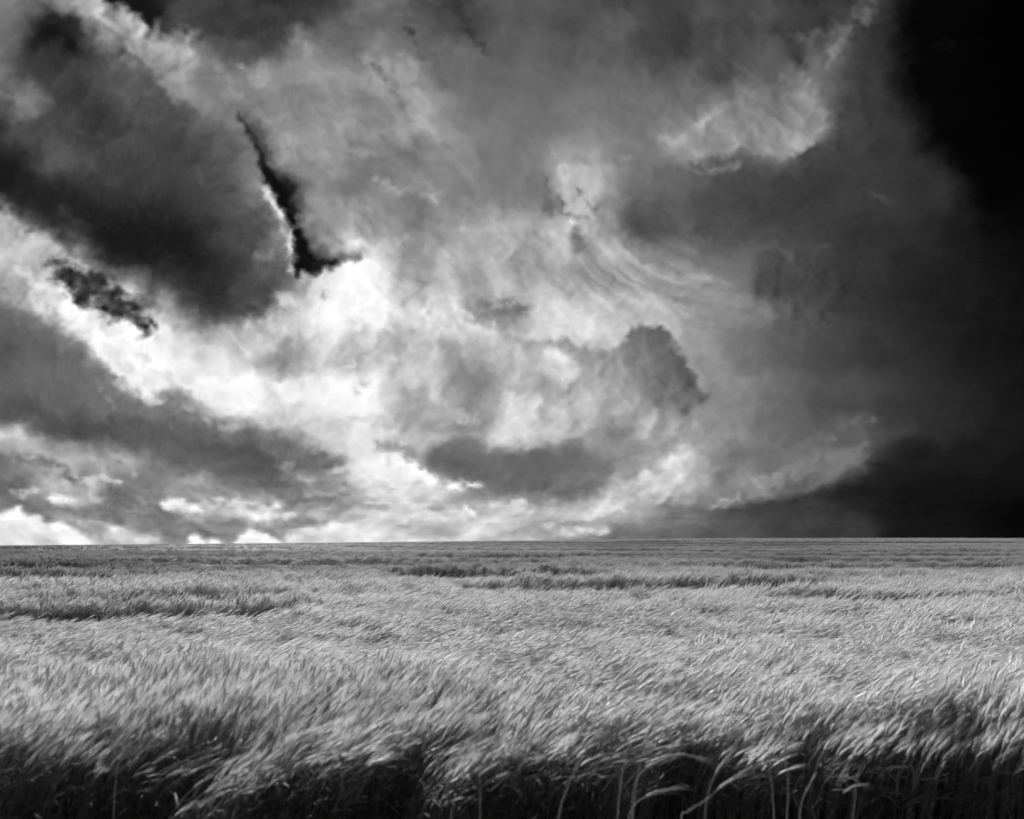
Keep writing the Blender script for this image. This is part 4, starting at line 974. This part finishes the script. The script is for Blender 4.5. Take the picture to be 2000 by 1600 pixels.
# ------------------------------------------------------------------ single stalks that stand out at the near edge
MAT_STALK = crop_material('dry_stalk', 0.72, trans=0.4, scattered=False)
def at(px, py, d):
    return np.array([(px - 1000) / FPX * d, d, CAM_Z + (HORIZON - py) / FPX * d])
def lone(label, d, stem_px, ear_px=None, leaf_px=None, rad=0.0018, tone=0.66):
    stem = [at(a, b, d) for a, b in stem_px]
    base = stem[0].copy(); base[2] = float(terrain(base[0], base[1])); 
    if len(stem) > 1: base[0] -= 0.25 * (stem[1][0] - stem[0][0])
    root = bpy.data.objects.new('barley_stalk', None); sc.collection.objects.link(root)
    root.location = base; root.empty_display_size = 0.1
    root['label'] = label; root['category'] = 'barley stalk'; root['group'] = 'single stalks at the near edge of the field'
    pts = [base - base] + [p - base for p in stem]
    # resample smoothly
    def spline(ps, n):
        ps = np.array(ps); k = len(ps); out = []
        for t in np.linspace(0, k - 1 - 1e-6, n):
            i = int(t); f_ = t - i
            p0, p1, p2, p3 = ps[max(i - 1, 0)], ps[i], ps[min(i + 1, k - 1)], ps[min(i + 2, k - 1)]
            out.append(0.5 * (2 * p1 + (p2 - p0) * f_ + (2 * p0 - 5 * p1 + 4 * p2 - p3) * f_ ** 2 + (3 * p1 - p0 - 3 * p2 + p3) * f_ ** 3))
        return out
    sp = spline(pts, 14)
    b = Buf(); tube(b, sp, np.linspace(rad, rad * 0.7, len(sp)), 6, tone)
    node_i = 8; nd = sp[node_i]
    tube(b, [nd + np.array([0, 0, -0.006]), nd, nd + np.array([0, 0, 0.006])], [rad * 0.9, rad * 1.35, rad * 0.9], 6, tone * 0.7)
    v, f, t = b.out(); mesh_obj('stem', v, f, MAT_STALK, root, t)
    if ear_px:
        ep = spline([at(a, c, d) - base for a, c in ear_px], 9)
        b = Buf(); n = len(ep)
        prof = [0.002] + [0.0046 + 0.0009 * (k % 2) for k in range(n - 2)] + [0.0015]
        tube(b, ep, prof, 7, tone * 1.1)
        dd, a_, b_ = frame(ep[-1] - ep[0]); r = np.random.default_rng(abs(hash(label)) % 1000 if False else len(label) * 7)
        for k in range(18):
            i = int(r.integers(1, n)); w_ = r.uniform(0, 6.28); sp_ = abs(r.normal(0.14, 0.06)); L_ = r.uniform(0.07, 0.12)
            q_ = dd + sp_ * (math.cos(w_) * a_ + math.sin(w_) * b_); q_ /= np.linalg.norm(q_)
            tube(b, [ep[i], ep[i] + q_ * L_ * .5, ep[i] + q_ * L_ + np.array([0.008, 0, -0.006])], [0.0007, 0.0006, 0.0002], 3, tone * 1.15)
        v, f, t = b.out(); mesh_obj('ear', v, f, MAT_STALK, root, t)
    if leaf_px:
        lp = spline([at(a, c, d) - base for a, c in leaf_px], 10)
        b = Buf(); n = len(lp)
        wd = 0.0052 * np.sin(np.linspace(0.35, math.pi - 0.05, n)) + 0.001
        tan = lp[-1] - lp[0]; side = np.cross(tan, (0, 1, 0)); side /= np.linalg.norm(side)
        side = side * 0.55 + np.array([0, 0.83, 0])
        v = []; f = []
        for p, w_ in zip(lp, wd):                      # a shallow V, two faces thick
            nrm = np.cross(side, tan); nrm /= np.linalg.norm(nrm)
            v += [p - side * w_ * .5, p - nrm * w_ * 0.18, p + side * w_ * .5, p + nrm * 0.0006]
        for i in range(n - 1):
            for k in range(4):
                f.append((i * 4 + k, i * 4 + (k + 1) % 4, i * 4 + 4 + (k + 1) % 4, i * 4 + 4 + k))
        b.add(v, f, tone * 0.95); v, f, t = b.out(); mesh_obj('leaf', v, f, MAT_STALK, root, t)
    return root
lone('pale straight stalk standing bolt upright just left of centre in the dark near edge', 3.15, [(938, 1600), (937, 1520), (932, 1462)], [(932, 1462), (930, 1448), (932, 1434)])
lone('upright stalk whose pale blade is folded over to the left, right of centre', 3.1, [(1206, 1610), (1212, 1540), (1222, 1466)], None, [(1222, 1465), (1190, 1476), (1150, 1494)], rad=0.0021)
lone('short bright stalk leaning right beside the upright stalk with folded blade', 3.15, [(1236, 1600), (1249, 1500), (1262, 1440)], [(1262, 1440), (1268, 1425), (1278, 1410)])
lone('long arching stalk that bows over to the right above a dark hollow', 3.05, [(1234, 1620), (1240, 1530), (1275, 1492), (1322, 1474)], [(1322, 1474), (1338, 1474), (1352, 1480)])
lone('lowest bent stalk with its fat pale ear lying almost flat', 2.95, [(1225, 1620), (1240, 1572), (1262, 1556)], [(1262, 1556), (1282, 1547), (1304, 1544)])
lone('straight upright stalk with a leaf sticking out level to the right', 3.15, [(1512, 1610), (1508, 1540), (1500, 1487)], None, [(1500, 1487), (1516, 1485), (1534, 1488)])
lone('thin tall upright stalk next to the one with the level leaf', 3.2, [(1536, 1610), (1540, 1540), (1533, 1475)], [(1533, 1475), (1533, 1458), (1540, 1444)])
lone('stalk slanting steeply up to the right with a broad pale blade', 3.05, [(1560, 1620), (1569, 1558), (1588, 1520)], None, [(1569, 1557), (1580, 1536), (1594, 1508)])
lone('long fallen stalk lying low on a slant across the dark foreground', 2.9, [(1330, 1610), (1342, 1586), (1374, 1566), (1404, 1540)], [(1404, 1540), (1418, 1530), (1436, 1520)])
lone('short slanting stalk above the long fallen one', 3.1, [(1376, 1610), (1384, 1546), (1398, 1512)], [(1398, 1512), (1406, 1498), (1418, 1486)])
lone('rightmost stalk, upright with an arched blade hooked over its top', 3.0, [(1665, 1620), (1668, 1580), (1672, 1542)], None, [(1648, 1548), (1668, 1536), (1700, 1532)])
lone('stalk leaning far right at the centre with its foot in the dark', 3.0, [(1090, 1610), (1108, 1540), (1140, 1472)], [(1140, 1472), (1150, 1454), (1164, 1438)])
lone('leftmost single stalk, short, bright and upright above the lying ears', 3.3, [(222, 1590), (228, 1510), (238, 1462)], [(238, 1462), (243, 1448), (252, 1436)])
